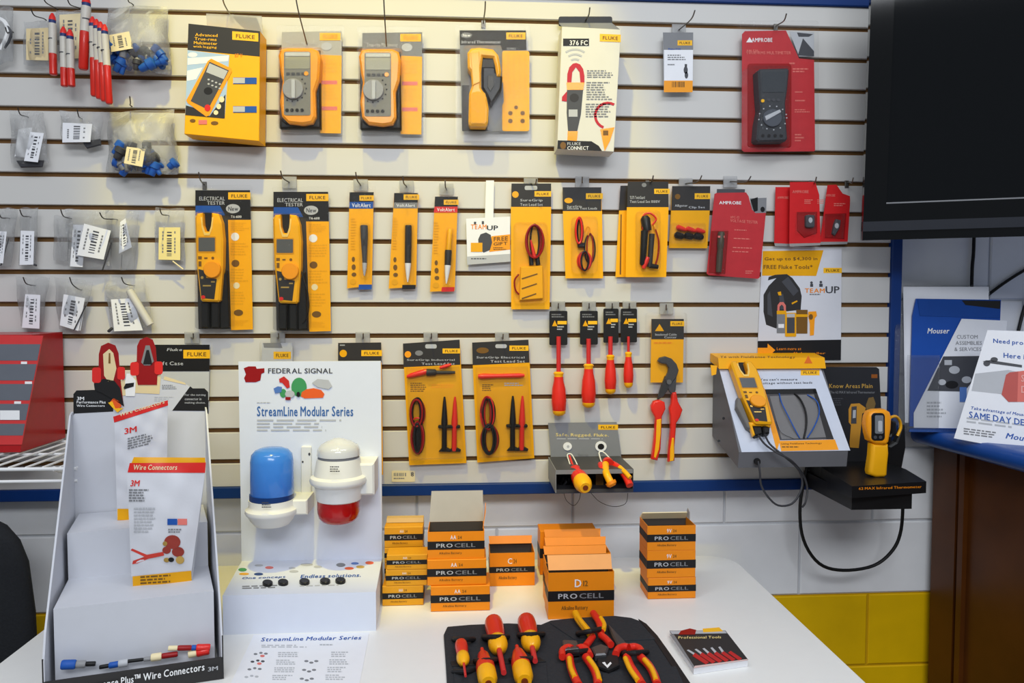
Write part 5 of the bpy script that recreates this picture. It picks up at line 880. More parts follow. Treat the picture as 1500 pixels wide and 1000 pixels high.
board('front_lip', [Sx(0, 0, .001), Sx(1, 0, .001), Sx(1, 0, lipz), Sx(0, 0, lipz)], CHAR)
lp = Item.__new__(Item); lp.pl = vpl(-.012); lp.crop = c4; lp.aff = None; lp.drape = None; lp.o = it.o
lp.text('Performance Plus\u2122 Wire Connectors', 385, 1012, 1070, 1052, WHT, .5, dy=-118); lp.text('3M', 1088, 918, 1140, 940, LGR, .5, dy=-8)
def step(v0, v1, pa_, pb_):
    zt_ = (vpl(v0).at(*pa_).z+vpl(v0).at(*pb_).z)/2-TZ
    v, f = hexa([Sx(.035, v0, .002), Sx(.965, v0, .002), Sx(.965, v1, .002), Sx(.035, v1, .002), Sx(.035, v0, zt_), Sx(.965, v0, zt_), Sx(.965, v1, zt_), Sx(.035, v1, zt_)]); mk('step', v, f, CB, it.o); return zt_
z1_ = step(.12, .56, (94, 888), (308, 868)); z2_ = step(.56, .985, (103, 780), (300, 765))
hd = Item.__new__(Item); hd.pl = bpn; hd.crop = f2; hd.aff = None; hd.drape = None; hd.o = it.o
hd.poly('black_header', [(50, 580), (80, 545), (250, 540), (420, 560), (440, 750), (60, 770), (50, 790)], BLK, 2, 2); hd.poly('black_header_wing', [(1015, 742), (1190, 505), (1215, 525), (1330, 525), (1365, 560), (1370, 780), (1345, 745)], BLK, 2, 2); hd.poly('white_header', [(440, 560), (560, 400), (700, 500), (900, 430), (1140, 480), (1188, 508), (1015, 742), (440, 760)], CB, 1.6, 1.6)
hd.text('3M', 85, 606, 155, 640, WHT, 2.6); hd.text('Performance Plus', 82, 645, 365, 672, WHT, 2.6); hd.text('Wire Connectors', 82, 682, 355, 704, WHT, 2.6)
for i, t in enumerate(('For the cutting', 'connector in', 'making choice.')): hd.text(t, 1138, 578+i*38, (1342, 1300, 1340)[i], 602+i*38, LGR, 2.6)
hd.lines(915, 490, 1060, 540, 3, GRY, 2, 4); hd.lines(840, 605, 1060, 660, 3, LGR, 2, 5); hd.poly('tan_swoosh', [(930, 440), (940, 405), (1140, 470), (1150, 490)], TAGB, 2.2, .3); hd.poly('thumb_print', [(500, 450), (905, 380), (890, 580), (660, 570), (520, 600)], TAGB, 2.4, .5)
q = hd.poly('pliers_cutout', [(232, 380), (245, 325), (296, 315), (298, 190), (320, 110), (390, 78), (460, 105), (490, 180), (500, 310), (548, 325), (556, 400), (510, 445), (540, 690), (470, 620), (420, 600), (330, 560), (255, 520), (250, 470)], DRED, 3.5, 1)
hd.poly('cutout_black_jaw', [(250, 480), (345, 430), (450, 450), (505, 520), (545, 700), (450, 640), (330, 570), (258, 540)], BLK, 4.2, .6, parent=q); hd.poly('cutout_red_grip', rr(232, 320, 320, 470, 26), BRED, 4.4, .8, parent=q); hd.poly('cutout_red_grip', rr(478, 315, 554, 440, 24), BRED, 4.4, .8, parent=q); hd.poly('cutout_fingers', [(340, 190), (400, 140), (440, 180), (470, 330), (440, 450), (390, 460), (350, 400)], TAGB, 4.2, .6, parent=q); hd.poly('cutout_finger_line', [(396, 180), (410, 180), (412, 280), (392, 280)], BROWN, 4.8, .4, parent=q)
q = hd.poly('pliers_cutout', [(602, 300), (640, 268), (668, 262), (672, 110), (700, 50), (765, 22), (825, 50), (855, 130), (864, 262), (920, 270), (920, 370), (870, 400), (866, 490), (680, 490), (660, 400), (606, 370)], DRED, 3.5, 1)
hd.poly('cutout_red_grip', rr(606, 268, 690, 400, 24), BRED, 4.4, .8, parent=q); hd.poly('cutout_red_grip', rr(842, 262, 922, 388, 24), BRED, 4.4, .8, parent=q); hd.poly('cutout_jaw', [(755, 105), (795, 105), (835, 260), (800, 300), (740, 300), (712, 270)], GRY, 4.2, .6, parent=q); hd.poly('cutout_jaw_dark', [(764, 150), (788, 150), (820, 290), (730, 290)], BLK, 4.7, .4, parent=q)
hd.poly('bottle_print', [(555, 460), (570, 380), (600, 380), (660, 450), (650, 600), (560, 600)], WHT, 3.2, .6); hd.poly('bottle_mark', [(540, 520), (560, 478), (642, 468), (638, 506), (550, 532)], BLK, 3.8, .4)
q = hd.poly('flame_print', [(405, 660), (440, 620), (500, 650), (520, 700), (470, 740), (430, 700)], M('flame_orange', (232, 90, 30), .5), 4.2, .5); hd.poly('flame_core', [(390, 665), (430, 650), (460, 720), (540, 715), (480, 760), (430, 710)], PLATE, 4.6, .4, parent=q)
# pouches standing on the steps
def pouch(label, plv, crop, quad, bulge, base):
    p = Item('connector_pouch', label, 'pouch', plv, crop, base, 'foil pouches on the stepped display')
    xs = [a[0] for a in quad]; ys = [a[1] for a in quad]; X0, X1, Y0, Y1 = min(xs), max(xs), min(ys), max(ys)
    p.drape = lambda x, y: 3+bulge*max(0.0, math.sin(math.pi*min(1, max(0, (x-X0)/(X1-X0)))))**.6*max(0.0, math.sin(math.pi*min(1, max(0, ((y-Y0)/(Y1-Y0))**1.3))))**.6+.8*math.sin(x*.035+y*.018)+.7*math.sin(y*.03-x*.02+1)
    return p
PW = M('pouch_white', (214, 215, 221), .3, var=.03, bump=.4, scale=30)
v_ = .78; p = pouch('tilted white pouch with a red top strip, further back on the stepped display', vpl(v_), f2, [(440, 640), (975, 640), (960, 1950), (470, 1950)], 10, (700, 1860))
p.patch('pouch_body', [(450, 845), (970, 690), (960, 1900), (480, 1880)], PW, 0, 20, 28); p.patch('top_strip', [(438, 800), (972, 640), (975, 690), (448, 858)], BRED, .9, 20, 4); p.text('Wire Connectors', 500, 762, 940, 800, CREAM, 1.5, dy=-130); p.text('3M', 548, 915, 668, 972, BRED, 1.5, dy=-25)
p.lines(580, 1010, 830, 1130, 5, GRY, 1.5, 4, dy=-60); p.patch('gold_foot', [(480, 1700), (960, 1700), (960, 1810), (480, 1810)], GOLD, .9, 20, 4); p.patch('red_foot', [(480, 1810), (960, 1810), (960, 1860), (480, 1850)], DRED, 1.1, 20, 3); p.drape = None; p.poly('back_film', [(450, 845), (970, 690), (960, 1880), (480, 1870)], PW, 2, 1)
v_ = .36; p = pouch('white pouch with a red band and gold foot, in front on the stepped display', vpl(v_), f3, [(100, 115), (590, 115), (500, 950), (130, 950)], 20, (325, 945))
p.patch('gold_edge', [(150, 122), (585, 125), (588, 160), (135, 158)], GOLD, .6, 20, 3); p.patch('red_band', [(125, 158), (590, 155), (585, 218), (112, 215)], BRED, .9, 20, 4); p.text('Wire Connectors', 150, 168, 415, 200, CREAM, 1.4, shear=.2); p.patch('pouch_body', [(108, 215), (585, 218), (500, 840), (135, 850)], PW, 0, 20, 28)
p.text('3M', 128, 262, 188, 300, BRED, 1.4, shear=.2); p.lines(120, 318, 260, 400, 5, GRY, 1.4, 5); p.lines(150, 430, 290, 590, 8, LGR, 1.4, 6); p.patch('blue_flag', R4(355, 498, 415, 536), BLU, 1.2, 6, 4); p.patch('pink_flag', R4(418, 498, 475, 536), PINK, 1.2, 6, 4); p.lines(360, 560, 470, 590, 2, GRY, 1.4, 7)
p.polys('printed_wires', [[(130, 690), (140, 680), (230, 718), (330, 700), (335, 722), (240, 742), (170, 770), (140, 775), (145, 755), (215, 730)]], M('wire_print_red', (206, 64, 52), .5), 1.2); p.polys('printed_connectors', [circ(385, 640, 50, 42), circ(420, 700, 38, 30), circ(350, 690, 26, 22)], M('connector_print', (150, 56, 46), .5), 1.5); p.polys('printed_brass', [circ(432, 750, 26, 24), circ(350, 750, 18, 14), circ(340, 650, 14)], BRASS, 1.9); p.poly('printed_hole', circ(378, 748, 18, 14), BLK, 2.1, .3)
p.patch('gold_foot', [(142, 850), (500, 815), (505, 895), (145, 930)], GOLD, .9, 20, 5); p.lines(190, 850, 420, 925, 4, BROWN, 1.4, 9, dy=-14); p.patch('red_foot', [(145, 928), (505, 893), (495, 912), (380, 948), (150, 948)][:3]+[(148, 950)], DRED, 1.1, 20, 3); p.drape = None; p.poly('back_film', [(112, 215), (585, 218), (505, 900), (145, 935)], PW, 2, 1)
# loose connectors in the tray behind the front lip
def conn(label, x, y, dx, dy, cols):
    t = Item('wire_connector', label, 'connector', vpl(.06), c4, (x, y), 'loose connectors in the display tray'); L = math.hypot(dx, dy)
    a = 0.0; tot = sum(c[1] for c in cols)
    for nm, ln, r, m in cols: t.lathe(nm, (x+dx*a/tot, y+dy*a/tot, 0), (x+dx*(a+ln)/tot, y+dy*(a+ln)/tot, 0), [(0, r*.85), (.1, r), (.9, r), (1, r*.85)], m, 12); a += ln
conn('blue and grey wire connector at the left of the display tray', 320, 905, 180, -6, [('blue_end', 3, 28, BLU), ('grey_sleeve', 2, 22, GPART), ('dark_wire', 2, 14, RUB)]); conn('blue and white wire connector in the middle of the display tray', 520, 918, 150, -26, [('dark_wire', 2, 12, RUB), ('blue_end', 2, 18, BLU), ('white_sleeve', 2, 22, LGR)])
conn('cream and red wire connector at the right of the display tray', 790, 868, 140, -20, [('cream_end', 2, 22, CREAM), ('red_end', 3, 16, DRED)]); conn('cream and orange wire connector on top at the right end of the display tray', 880, 818, 220, -4, [('cream_end', 2, 14, CREAM), ('red_body', 3, 15, DRED), ('blue_ring', 1, 15, BLU), ('orange_end', 3, 20, BRED)]); conn('cream and red looped wire connector at the far right of the display tray', 985, 852, 110, -24, [('cream_end', 2, 20, CREAM), ('red_end', 3, 24, BRED)]); conn('thin dark wire connector lying between the blue and cream ones', 640, 890, 150, -18, [('dark_wire', 3, 10, RUB), ('grey_end', 1, 13, GPART)])
# soft case card hanging behind the display
it = Item('soft_case_card', 'black and white soft case card hanging behind the stepped display', 'hang card', wallp(.014), f2, (1150, 640))
it.poly('card', [(840, 98), (1380, 98), (1372, 640), (830, 640)], M('card_silver', (196, 198, 200), .4), .8, .8); it.poly('header', [(840, 98), (1380, 98), (1378, 358), (838, 358)], BLK, 1.3, .4); it.plate(1124, 148, 1384, 232, 1.8); it.text('Soft Case', 850, 262, 1122, 298, LGR, 1.8); it.text('Fluke', 962, 132, 1112, 160, LGR, 1.8, shear=.15); hook((283, 494), (283, 488), 'of the black and white soft case card', .03, holder=True)
# ================================================================== signal light display
d5 = (330, 490, .27); d6 = (320, 720, .28)
fy = (T(327, 930, TZ).y+T(551, 923, TZ).y)/2; fpl = wallp(-fy); fx0, fx1 = fpl.at(327, 930).x, fpl.at(551, 923).x
fz = (fpl.at(326, 873).z+fpl.at(550, 866).z)/2; by = (T(354, 822, fz).y+T(557, 817, fz).y)/2; bpl = wallp(-by)
FSW = M('display_white', (222, 227, 239), .5, var=.02)
it = Item('signal_display', 'white cardboard signal light display with two beacons and a red logo', 'display', bpl, d5, (450, 1600))
bx0, bx1 = bpl.at(352, 700).x, bpl.at(559, 700).x; ztb = bpl.at(450, 529).z
box('back_panel', bx0, bx1, by, by+.006, TZ, ztb, FSW, it.o); v, f = hexa([(fx0, fy, TZ), (fx1, fy, TZ), (bx1, by, TZ), (bx0, by, TZ), (fx0, fy, fz), (fx1, fy, fz), (bx1, by, fz), (bx0, by, fz)]); mk('step_box', v, f, FSW, it.o)
it.poly('red_logo', [(100, 182), (125, 172), (165, 172), (170, 185), (212, 182), (212, 205), (196, 212), (190, 248), (165, 258), (110, 258), (102, 235), (112, 215)], DRED, .8, .5); it.text('FEDERAL SIGNAL', 232, 182, 582, 210, DGR, .8, 1)
lamps = (('green_lamp_print', circ(400, 285, 42, 52), GRN), ('small_green_print', circ(314, 318, 18, 24), GRN), ('orange_lamp_print', [(410, 335), (415, 312), (440, 296), (480, 290), (520, 300), (538, 322), (530, 342), (430, 346)], M('lamp_orange', (232, 96, 36), .5)), ('red_lamp_print', [(292, 240), (318, 226), (345, 250), (350, 285), (335, 292), (310, 262), (294, 258)], M('lamp_red', (200, 44, 40), .5)), ('blue_lamp_print', [(262, 292), (285, 280), (308, 284), (304, 312), (270, 318)], M('lamp_blue', (84, 122, 190), .5)), ('grey_lamp_print', [(470, 262), (500, 240), (560, 246), (580, 280), (560, 296), (500, 284)], LGR), ('pale_lamp_print', circ(350, 322, 26, 20), LGR), ('red_base_print', R4(326, 338, 354, 354), DRED), ('black_base_print', circ(396, 324, 10, 14), BLK))
for i, (nm, pts, m) in enumerate(lamps): it.poly(nm, pts, m, .8+.25*i, .3)
it.text('StreamLine Modular Series', 172, 388, 694, 442, M('title_blue', (58, 104, 168), .5), .8, 1); it.lines(172, 366, 275, 376, 1, LGR, .8, 3); it.lines(172, 460, 705, 532, 4, LGR, .8, 5)
def ring(name, cx, rows, axis_off, mat, n=28, parent=None):     # rows (y px, r px) around an upright axis standing off the panel
    pl = wallp(-(by-axis_off)); k = (pl.at(cx+1, 700)-pl.at(cx, 700)).length; o = pl.at(cx, rows[0][0])
    v, f = lathev((o.x, o.y, o.z), (0, 0, -1), [(max(0, (o.z-pl.at(cx, y).z)), r*k) for y, r in rows], n); return mk(name, v, f, mat, parent, None, True) if parent else None
def beacon(name, label, cx, y): o = thing(name, label, 'beacon', wallp(-(by-.062)).at(cx, y)); return o
BW = M('beacon_white', (226, 226, 224), .35, var=.02); BB = M('beacon_blue', (60, 128, 216), .22, var=.08, coat=.4); BR2 = M('beacon_red', (170, 10, 14), .2, coat=.5)
b1 = beacon('beacon_light', 'blue domed beacon light on the left of the signal display', 398, 768)
ring('blue_dome', 398, [(655, 2), (656, 16), (659, 24), (665, 29.5), (675, 31), (722, 31.5), (724, 30)], .062, BB, 30, b1); ring('dark_rim', 398, [(722, 32), (731, 32), (732, 31)], .062, M('beacon_navy', (20, 52, 110), .3), 30, b1); ring('white_base', 398, [(730, 33), (738, 33), (741, 34), (744, 38), (748, 38.5), (751, 37), (754, 34), (760, 31), (767, 25), (768, 10)], .062, BW, 30, b1)
o1 = wallp(-(by-.062)).at(398, 745); box('mount_block', o1.x-.012, o1.x+.075, by-.07, by-.0005, o1.z-.012, o1.z+.02, BW, b1, b=.003)
b2 = beacon('beacon_light', 'white beacon light with a clear top and red lower dome on the signal display', 496, 766)
ring('clear_dome', 496, [(641, 2), (642, 8), (647, 20), (652, 28), (658, 31), (666, 31.5)], .066, M('dome_grey', (206, 208, 212), .12, coat=.6), 30, b2); ring('dark_gap', 496, [(665, 30), (671, 30)], .066, GRY, 30, b2); ring('white_body', 496, [(670, 31), (674, 32), (684, 34), (694, 36), (697, 41), (702, 42.5), (706, 41), (709, 36), (718, 34), (730, 32.5), (732, 30)], .066, BW, 30, b2); ring('red_dome', 496, [(731, 31), (748, 31), (756, 29), (761, 25), (764, 18), (765, 4)], .066, BR2, 30, b2)
o2 = wallp(-(by-.066)).at(496, 700); box('mount_block', o2.x+.03, o2.x+.075, by-.075, by-.0005, o2.z-.035, o2.z+.032, BW, b2, b=.004)
lp2 = Item.__new__(Item); lp2.pl = wallp(-(by-.062)+.056); lp2.crop = d5; lp2.aff = None; lp2.drape = None; lp2.o = b1; lp2.lines(198, 908, 250, 944, 3, DGR, 1.5, 4); lp2.pl = wallp(-(by-.066)+.06); lp2.o = b2; lp2.lines(568, 714, 635, 750, 3, DGR, 1.5, 7)
it.poly('mount_plate', rr(410, 606, 466, 905, 8), BW, 7, 7, bevel=1.5); it.polys('screw_holes', [circ(456, 648, 6, 8), circ(420, 690, 5, 6), circ(456, 876, 6, 8)], DGR, 7.6)
tpz = Item.__new__(Item); tpz.pl = Pl((0, 0, fz), (0, 0, 1)); tpz.crop = d6; tpz.aff = None; tpz.drape = None; tpz.o = it.o
for cx, cy in ((257, 470), (338, 466), (450, 463), (558, 460), (638, 457)):
    tpz.poly('push_button', circ(cx, cy, 27, 13), BLKP, 6, 6, bevel=1)
tpz.text('One concept', 124, 446, 352, 460, BLU, .6, shear=.2, dy=-8); tpz.text('Endless solutions.', 428, 434, 745, 452, BLU, .6, shear=.2, dy=-8); tpz.lines(124, 492, 400, 512, 2, GRY, .6, 3, dy=-8); tpz.lines(425, 490, 712, 500, 1, LGR, .6, 4, dy=-8)
for nm, pts, m in (('green_part_print', circ(126, 407, 22, 9), GRN), ('yellow_part_print', circ(134, 429, 26, 6), GOLD), ('navy_part_print', circ(210, 430, 24, 7), M('print_navy', (40, 70, 130), .5)), ('grey_part_print', circ(212, 384, 22, 5), LGR), ('pink_part_print', circ(266, 396, 22, 7), PINK), ('grey_part_print', circ(385, 398, 18, 5), LGR), ('grey_part_print', circ(462, 380, 32, 7), LGR), ('grey_part_print', circ(395, 416, 24, 6), LGR), ('grey_part_print', circ(520, 392, 22, 6), LGR), ('grey_part_print', circ(640, 382, 24, 10), GRY), ('blue_part_print', circ(714, 374, 20, 6), M('lamp_blue', (84, 122, 190), .5)), ('orange_part_print', circ(684, 400, 24, 7), M('lamp_orange', (232, 96, 36), .5)), ('yellow_part_print', circ(742, 392, 22, 7), M('print_ochre', (200, 160, 60), .5)), ('orange_part_print', circ(790, 371, 22, 8), M('lamp_orange', (232, 96, 36), .5))): tpz.poly(nm, pts, m, .6, .3)
# packs half hidden behind the signal display
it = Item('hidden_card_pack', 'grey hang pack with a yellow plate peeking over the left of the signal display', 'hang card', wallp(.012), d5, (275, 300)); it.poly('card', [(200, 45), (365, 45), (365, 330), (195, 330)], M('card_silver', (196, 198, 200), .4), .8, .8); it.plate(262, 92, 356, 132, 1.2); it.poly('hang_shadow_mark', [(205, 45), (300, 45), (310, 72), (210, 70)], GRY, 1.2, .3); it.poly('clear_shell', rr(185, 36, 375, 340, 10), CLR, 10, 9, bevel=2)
hook((408, 494), (408, 488), 'of the grey hang pack above the signal display', .03, holder=True)
it = Item('hidden_card_pack', 'black headed yellow pack behind the right edge of the signal display', 'hang card', wallp(.012), d5, (740, 750)); it.poly('card', [(612, 45), (846, 42), (856, 760), (625, 760)], YEL, .8, .8); it.poly('header', [(612, 45), (846, 42), (848, 150), (612, 150)], CHAR, 1.2, .4); it.plate(738, 84, 850, 116, 1.7); it.poly('badge', circ(640, 102, 20), GOLD, 1.7, .3); it.lines(622, 54, 660, 66, 1, LGR, 1.7, 3)
hook((532, 494), (532, 488), 'of the black headed pack above the signal display', .03, holder=True)
# flyer lying on the table
it = Item('product_flyer', 'white printed flyer with a blue title lying before the signal display', 'flyer', Pl((0, 0, TZ), (0, 0, 1)), d6, (430, 760))
it.poly('sheet', [(185, 748), (790, 736), (700, 1200), (-30, 1200)], PAPER, 1.0, .8); it.text('StreamLine Modular Series', 222, 762, 748, 782, BLU, 1.4, shear=.25, dy=-10); it.lines(225, 800, 480, 818, 2, LGR, 1.4, 4); it.lines(530, 796, 610, 810, 1, LGR, 1.4, 5)
for i in range(4):
    y = 838+i*40; x = 186-i*16
    it.polys('part_icons', [circ(x+8, y+10, 10, 5), circ(x+36, y+4, 9, 5), circ(x+62, y+8, 10, 5)], [GRY, DGR, GRY, LGR][i], 1.4); it.poly('red_icon', circ(x+44, y+20, 12, 6), PINK, 1.5, .2) if i < 2 else None
    it.lines(312-i*10, y, 420-i*10, y+30, 3, LGR, 1.4, 20+i); it.lines(590-i*10, y-2, 700-i*10, y+30, 3, LGR, 1.4, 40+i); it.polys('part_icons', [circ(460-i*12+j*26, 885+i*46+(j % 2)*8, 11, 5) for j in range(3)], GRY, 1.4) if i < 3 else None
# ================================================================== battery cartons
e4 = (550, 720, .2); e5 = (780, 720, .2)
ORC = M('battery_orange', (238, 140, 18), .45, var=.05); ORY = M('battery_amber', (222, 156, 30), .45, var=.05); INN = M('carton_inside', (176, 170, 164), .7)
def carton(label, x0, x1, z0, z1, y, dep, mat=None, open_=None, txt='AA', band=(.36, .66)):
    m = mat or ORC; h = z1-z0; t = thing('battery_carton', label, 'battery carton', ((x0+x1)/2, y+dep/2, z0), 'battery cartons on the table'); z0 += .0006
    if open_:
        b = MB(); w_ = .0012; b.box(x0, x1, y, y+w_, z0, z1); b.box(x0, x1, y+dep-w_, y+dep, z0, z1); b.box(x0, x0+w_, y+w_, y+dep-w_, z0, z1); b.box(x1-w_, x1, y+w_, y+dep-w_, z0, z1); b.box(x0+w_, x1-w_, y+w_, y+dep-w_, z0, z0+w_); b.build('carton_body', m, t)
        box('carton_shade_fill', x0+.0014, x1-.0014, y+.0014, y+dep-.0014, z0+.0014, z0+h*.35, M('carton_shade', (70, 64, 58), .7), t)  # dark fill in place of the shade inside the open carton
        fl_ = open_; yb_ = y+dep; box('back_shade_panel', x0+.0014, x1-.0014, yb_-.0026, yb_-.0013, z0+h*.35, z1-.0006, M('carton_shade', (70, 64, 58), .7), t)  # dark panel paints the shade on the inner back wall
        if fl_ == 'back':  # lid stands up at the back, inside showing
            v, f = hexa([(x0, yb_-.002, z1), (x1, yb_-.002, z1), (x1, yb_, z1), (x0, yb_, z1), (x0+.004, yb_+.020, z1+.062), (x1-.001, yb_+.020, z1+.062), (x1-.001, yb_+.0215, z1+.061), (x0+.004, yb_+.0215, z1+.061)]); mk('open_lid', v, f, INN, t)
            v, f = hexa([(x1-.002, y+.02, z1), (x1+.001, yb_-.004, z1), (x1, yb_-.004, z1), (x1-.003, y+.02, z1), (x1+.004, y+.035, z1+.03), (x1+.005, yb_-.002, z1+.04), (x1+.004, yb_-.002, z1+.04), (x1+.003, y+.035, z1+.03)]); mk('side_flap', v, f, m, t)
        elif fl_ == 'lined':  # short white flap left standing at the back
            v, f = hexa([(x0, yb_-.0025, z1-.004), (x1, yb_-.0025, z1-.004), (x1, yb_, z1), (x0, yb_, z1), (x0+.003, yb_-.014, z1+.012), (x1-.002, yb_-.014, z1+.012), (x1-.002, yb_-.012, z1+.0135), (x0+.003, yb_-.012, z1+.0135)]); mk('open_lid', v, f, CREAM, t)
            v, f = hexa([(x1-.001, yb_-.03, z1), (x1+.0005, yb_-.03, z1), (x1+.0005, yb_, z1), (x1-.001, yb_, z1), (x1+.002, yb_-.02, z1+.014), (x1+.0035, yb_-.02, z1+.014), (x1+.0035, yb_-.004, z1+.02), (x1+.002, yb_-.004, z1+.02)]); mk('side_flap', v, f, INN, t)
        elif fl_ == 'half':   # lid bent back over the top
            v, f = hexa([(x0+.002, yb_-.010, z1+.002), (x1-.002, yb_-.010, z1+.002), (x1-.002, yb_-.0085, z1+.002), (x0+.002, yb_-.0085, z1+.002), (x0, yb_-.002, z1+.018), (x1, yb_-.002, z1+.018), (x1, yb_-.0005, z1+.018), (x0, yb_-.0005, z1+.018)]); mk('open_lid', v, f, m, t)
        elif fl_ == 'front':  # lid folded up with a tuck facing the viewer
            v, f = hexa([(x0+.002, y+.012, z1+.001), (x1-.002, y+.012, z1+.001), (x1-.002, y+.0135, z1+.001), (x0+.002, y+.0135, z1+.001), (x0+.001, y+.030, z1+.026), (x1-.001, y+.030, z1+.026), (x1-.001, y+.0315, z1+.026), (x0+.001, y+.0315, z1+.026)]); mk('open_lid', v, f, M('battery_peach', (250, 172, 96), .5), t)
    else: box('carton_body', x0, x1, y, y+dep, z0, z1, m, t, b=.001)
    box('black_band', x0-.0004, x1+.0004, y-.0004, y+dep+.0004, z0+h*(1-band[1]), z0+h*(1-band[0]), BLK, t)
    g = Item.__new__(Item); g.pl = wallp(-y); g.aff = None; g.drape = None; g.o = t; g.crop = (0, 0, 1)
    def wt(s, u0, v0, u1, v1, mt):
        vs, fs = layout(s, 1); ax = min(v[0] for v in vs); bx = max(v[0] for v in vs); ay = min(v[1] for v in vs); b_ = max(v[1] for v in vs)
        mk('lettering', [(x0+(x1-x0)*(u0+(u1-u0)*(a-ax)/(bx-ax)), y-.0009-.00006*l, z0+h*(v0+(v1-v0)*(c-ay)/(b_-ay))) for a, c, l in vs], fs, mt, t)
    ba, bb = 1-band[1], 1-band[0]; bh = bb-ba
    wt('PRO', .15, ba+bh*.25, .44, bb-bh*.25, LGR); wt('CELL', .47, ba+bh*.25, .84, bb-bh*.25, GRY); wt(txt, .40, bb+(1-bb)*.2, .50, bb+(1-bb)*.62, WHT); wt('24' if txt != 'D' else '12', .53, bb+(1-bb)*.25, .60, bb+(1-bb)*.55, BROWN)
    wt('Alkaline Battery', .2, ba*.45, .6, ba*.75, BROWN); return t
def stackz(crop, xc, ys, y): pl = wallp(-y); return [pl.at(*(crop[0]+xc*crop[2], crop[1]+v*crop[2])).z for v in ys]
def X(crop, x, yy, y): return wallp(-y).at(crop[0]+x*crop[2], crop[1]+yy*crop[2]).x
# left stack, three cartons before a taller stack
ya = T(590, 887, TZ).y; zz = stackz(e4, 220, (690, 572, 462), ya); zz = [TZ]+zz
for i, (a, b) in enumerate(((50, 350), (76, 378), (84, 382))): carton(('lowest amber battery carton of the front left stack', 'middle amber battery carton of the front left stack', 'topmost amber battery carton of the front left stack')[i], X(e4, a, 700, ya), X(e4, b, 700, ya), zz[i], zz[i+1], ya, .05, ORY, None, 'AAA')
yr = ya+.062; zt3 = stackz(e4, 210, (258, 408), yr); hh = zt3[0]-zt3[1]; zs2 = [TZ, TZ+(zt3[1]-TZ)*.34, TZ+(zt3[1]-TZ)*.67, zt3[1], zt3[0]]
for i in range(4): carton(('lowest amber carton of the hidden rear left stack', 'second amber carton of the hidden rear left stack', 'third amber carton of the rear left stack, just above the front stack', 'topmost amber carton of the rear left stack')[i], X(e4, 66, 400, yr), X(e4, 348, 400, yr), zs2[i], zs2[i+1], yr, .05, ORY, None, 'AAA')
v, f = hexa([(X(e4, 70, 250, yr), yr+.03, zs2[4]+.001), (X(e4, 346, 250, yr), yr+.03, zs2[4]+.001), (X(e4, 346, 250, yr), yr+.05, zs2[4]+.001), (X(e4, 70, 250, yr), yr+.05, zs2[4]+.001), (X(e4, 70, 250, yr), yr+.035, zs2[4]+.010), (X(e4, 346, 250, yr), yr+.035, zs2[4]+.010), (X(e4, 346, 250, yr), yr+.05, zs2[4]+.011), (X(e4, 70, 250, yr), yr+.05, zs2[4]+.011)]); top_ = [o for o in COL.objects if o.get('label') == 'topmost amber carton of the rear left stack'][0]; mk('loose_lid', v, f, M('lid_tan', (206, 170, 110), .5), top_)
# second stack
ya = T(676, 895, TZ).y; zz = [TZ]+stackz(e4, 620, (690, 500, 300), ya)
for i, (a, b) in enumerate(((405, 838), (380, 812), (384, 798))): carton(('lowest orange carton of the stack with the raised lid', 'middle orange carton of the stack with the raised lid', 'top orange carton with its grey lid standing open')[i], X(e4, a, 700, ya+.004*i), X(e4, b, 700, ya+.004*i), zz[i], zz[i+1], ya+.004*i, .075, ORC, 'back' if i == 2 else None, 'AA')
# single open carton
ya = T(750, 858, TZ).y; zz = [TZ]+stackz(e4, 1000, (448,), ya); carton('single open orange carton standing alone between two stacks', X(e4, 836, 600, ya), X(e4, 1166, 600, ya), zz[0], zz[1], ya, .07, ORC, 'half', 'C', (.42, .60))
# row of cartons one behind another
y0_ = T(850, 906, TZ).y; zz = stackz(e5, 350, (590,), y0_); dp = .062
carton('front orange carton of the row, nearest the tool roll', X(e5, 115, 800, y0_), X(e5, 597, 800, y0_), TZ, zz[0], y0_, dp-.002, ORC, 'front', 'D', (.40, .62))
for i, (a, b, yy) in enumerate(((100, 578, 480), (108, 572, 412), (104, 532, 348), (56, 470, 285))):
    yk = y0_+dp*(i+1); zk = stackz(e5, 300, (yy,), yk)[0]; carton(('second orange carton of the row, just behind the front one', 'third orange carton of the row', 'fourth orange carton of the row', 'rearmost orange carton of the row, by the wall')[i], X(e5, a, yy, yk), X(e5, b, yy, yk), TZ, zk-(.012 if i < 3 else 0), yk, dp-.003, ORC, 'half' if i < 3 else None, 'D', (.40, .62))
# right stack
ya = T(982, 877, TZ).y; zz = [TZ]+stackz(e5, 1010, (630, 430, 248), ya)
for i, (a, b) in enumerate(((846, 1196), (838, 1192), (838, 1190))): carton(('lowest orange carton of the right stack below the tester displays', 'middle orange carton of the right stack', 'open top carton of the right stack with a white lining')[i], X(e5, a, 700, ya), X(e5, b, 700, ya), zz[i], zz[i+1], ya, .07, ORC, 'lined' if i == 2 else None, '9V')
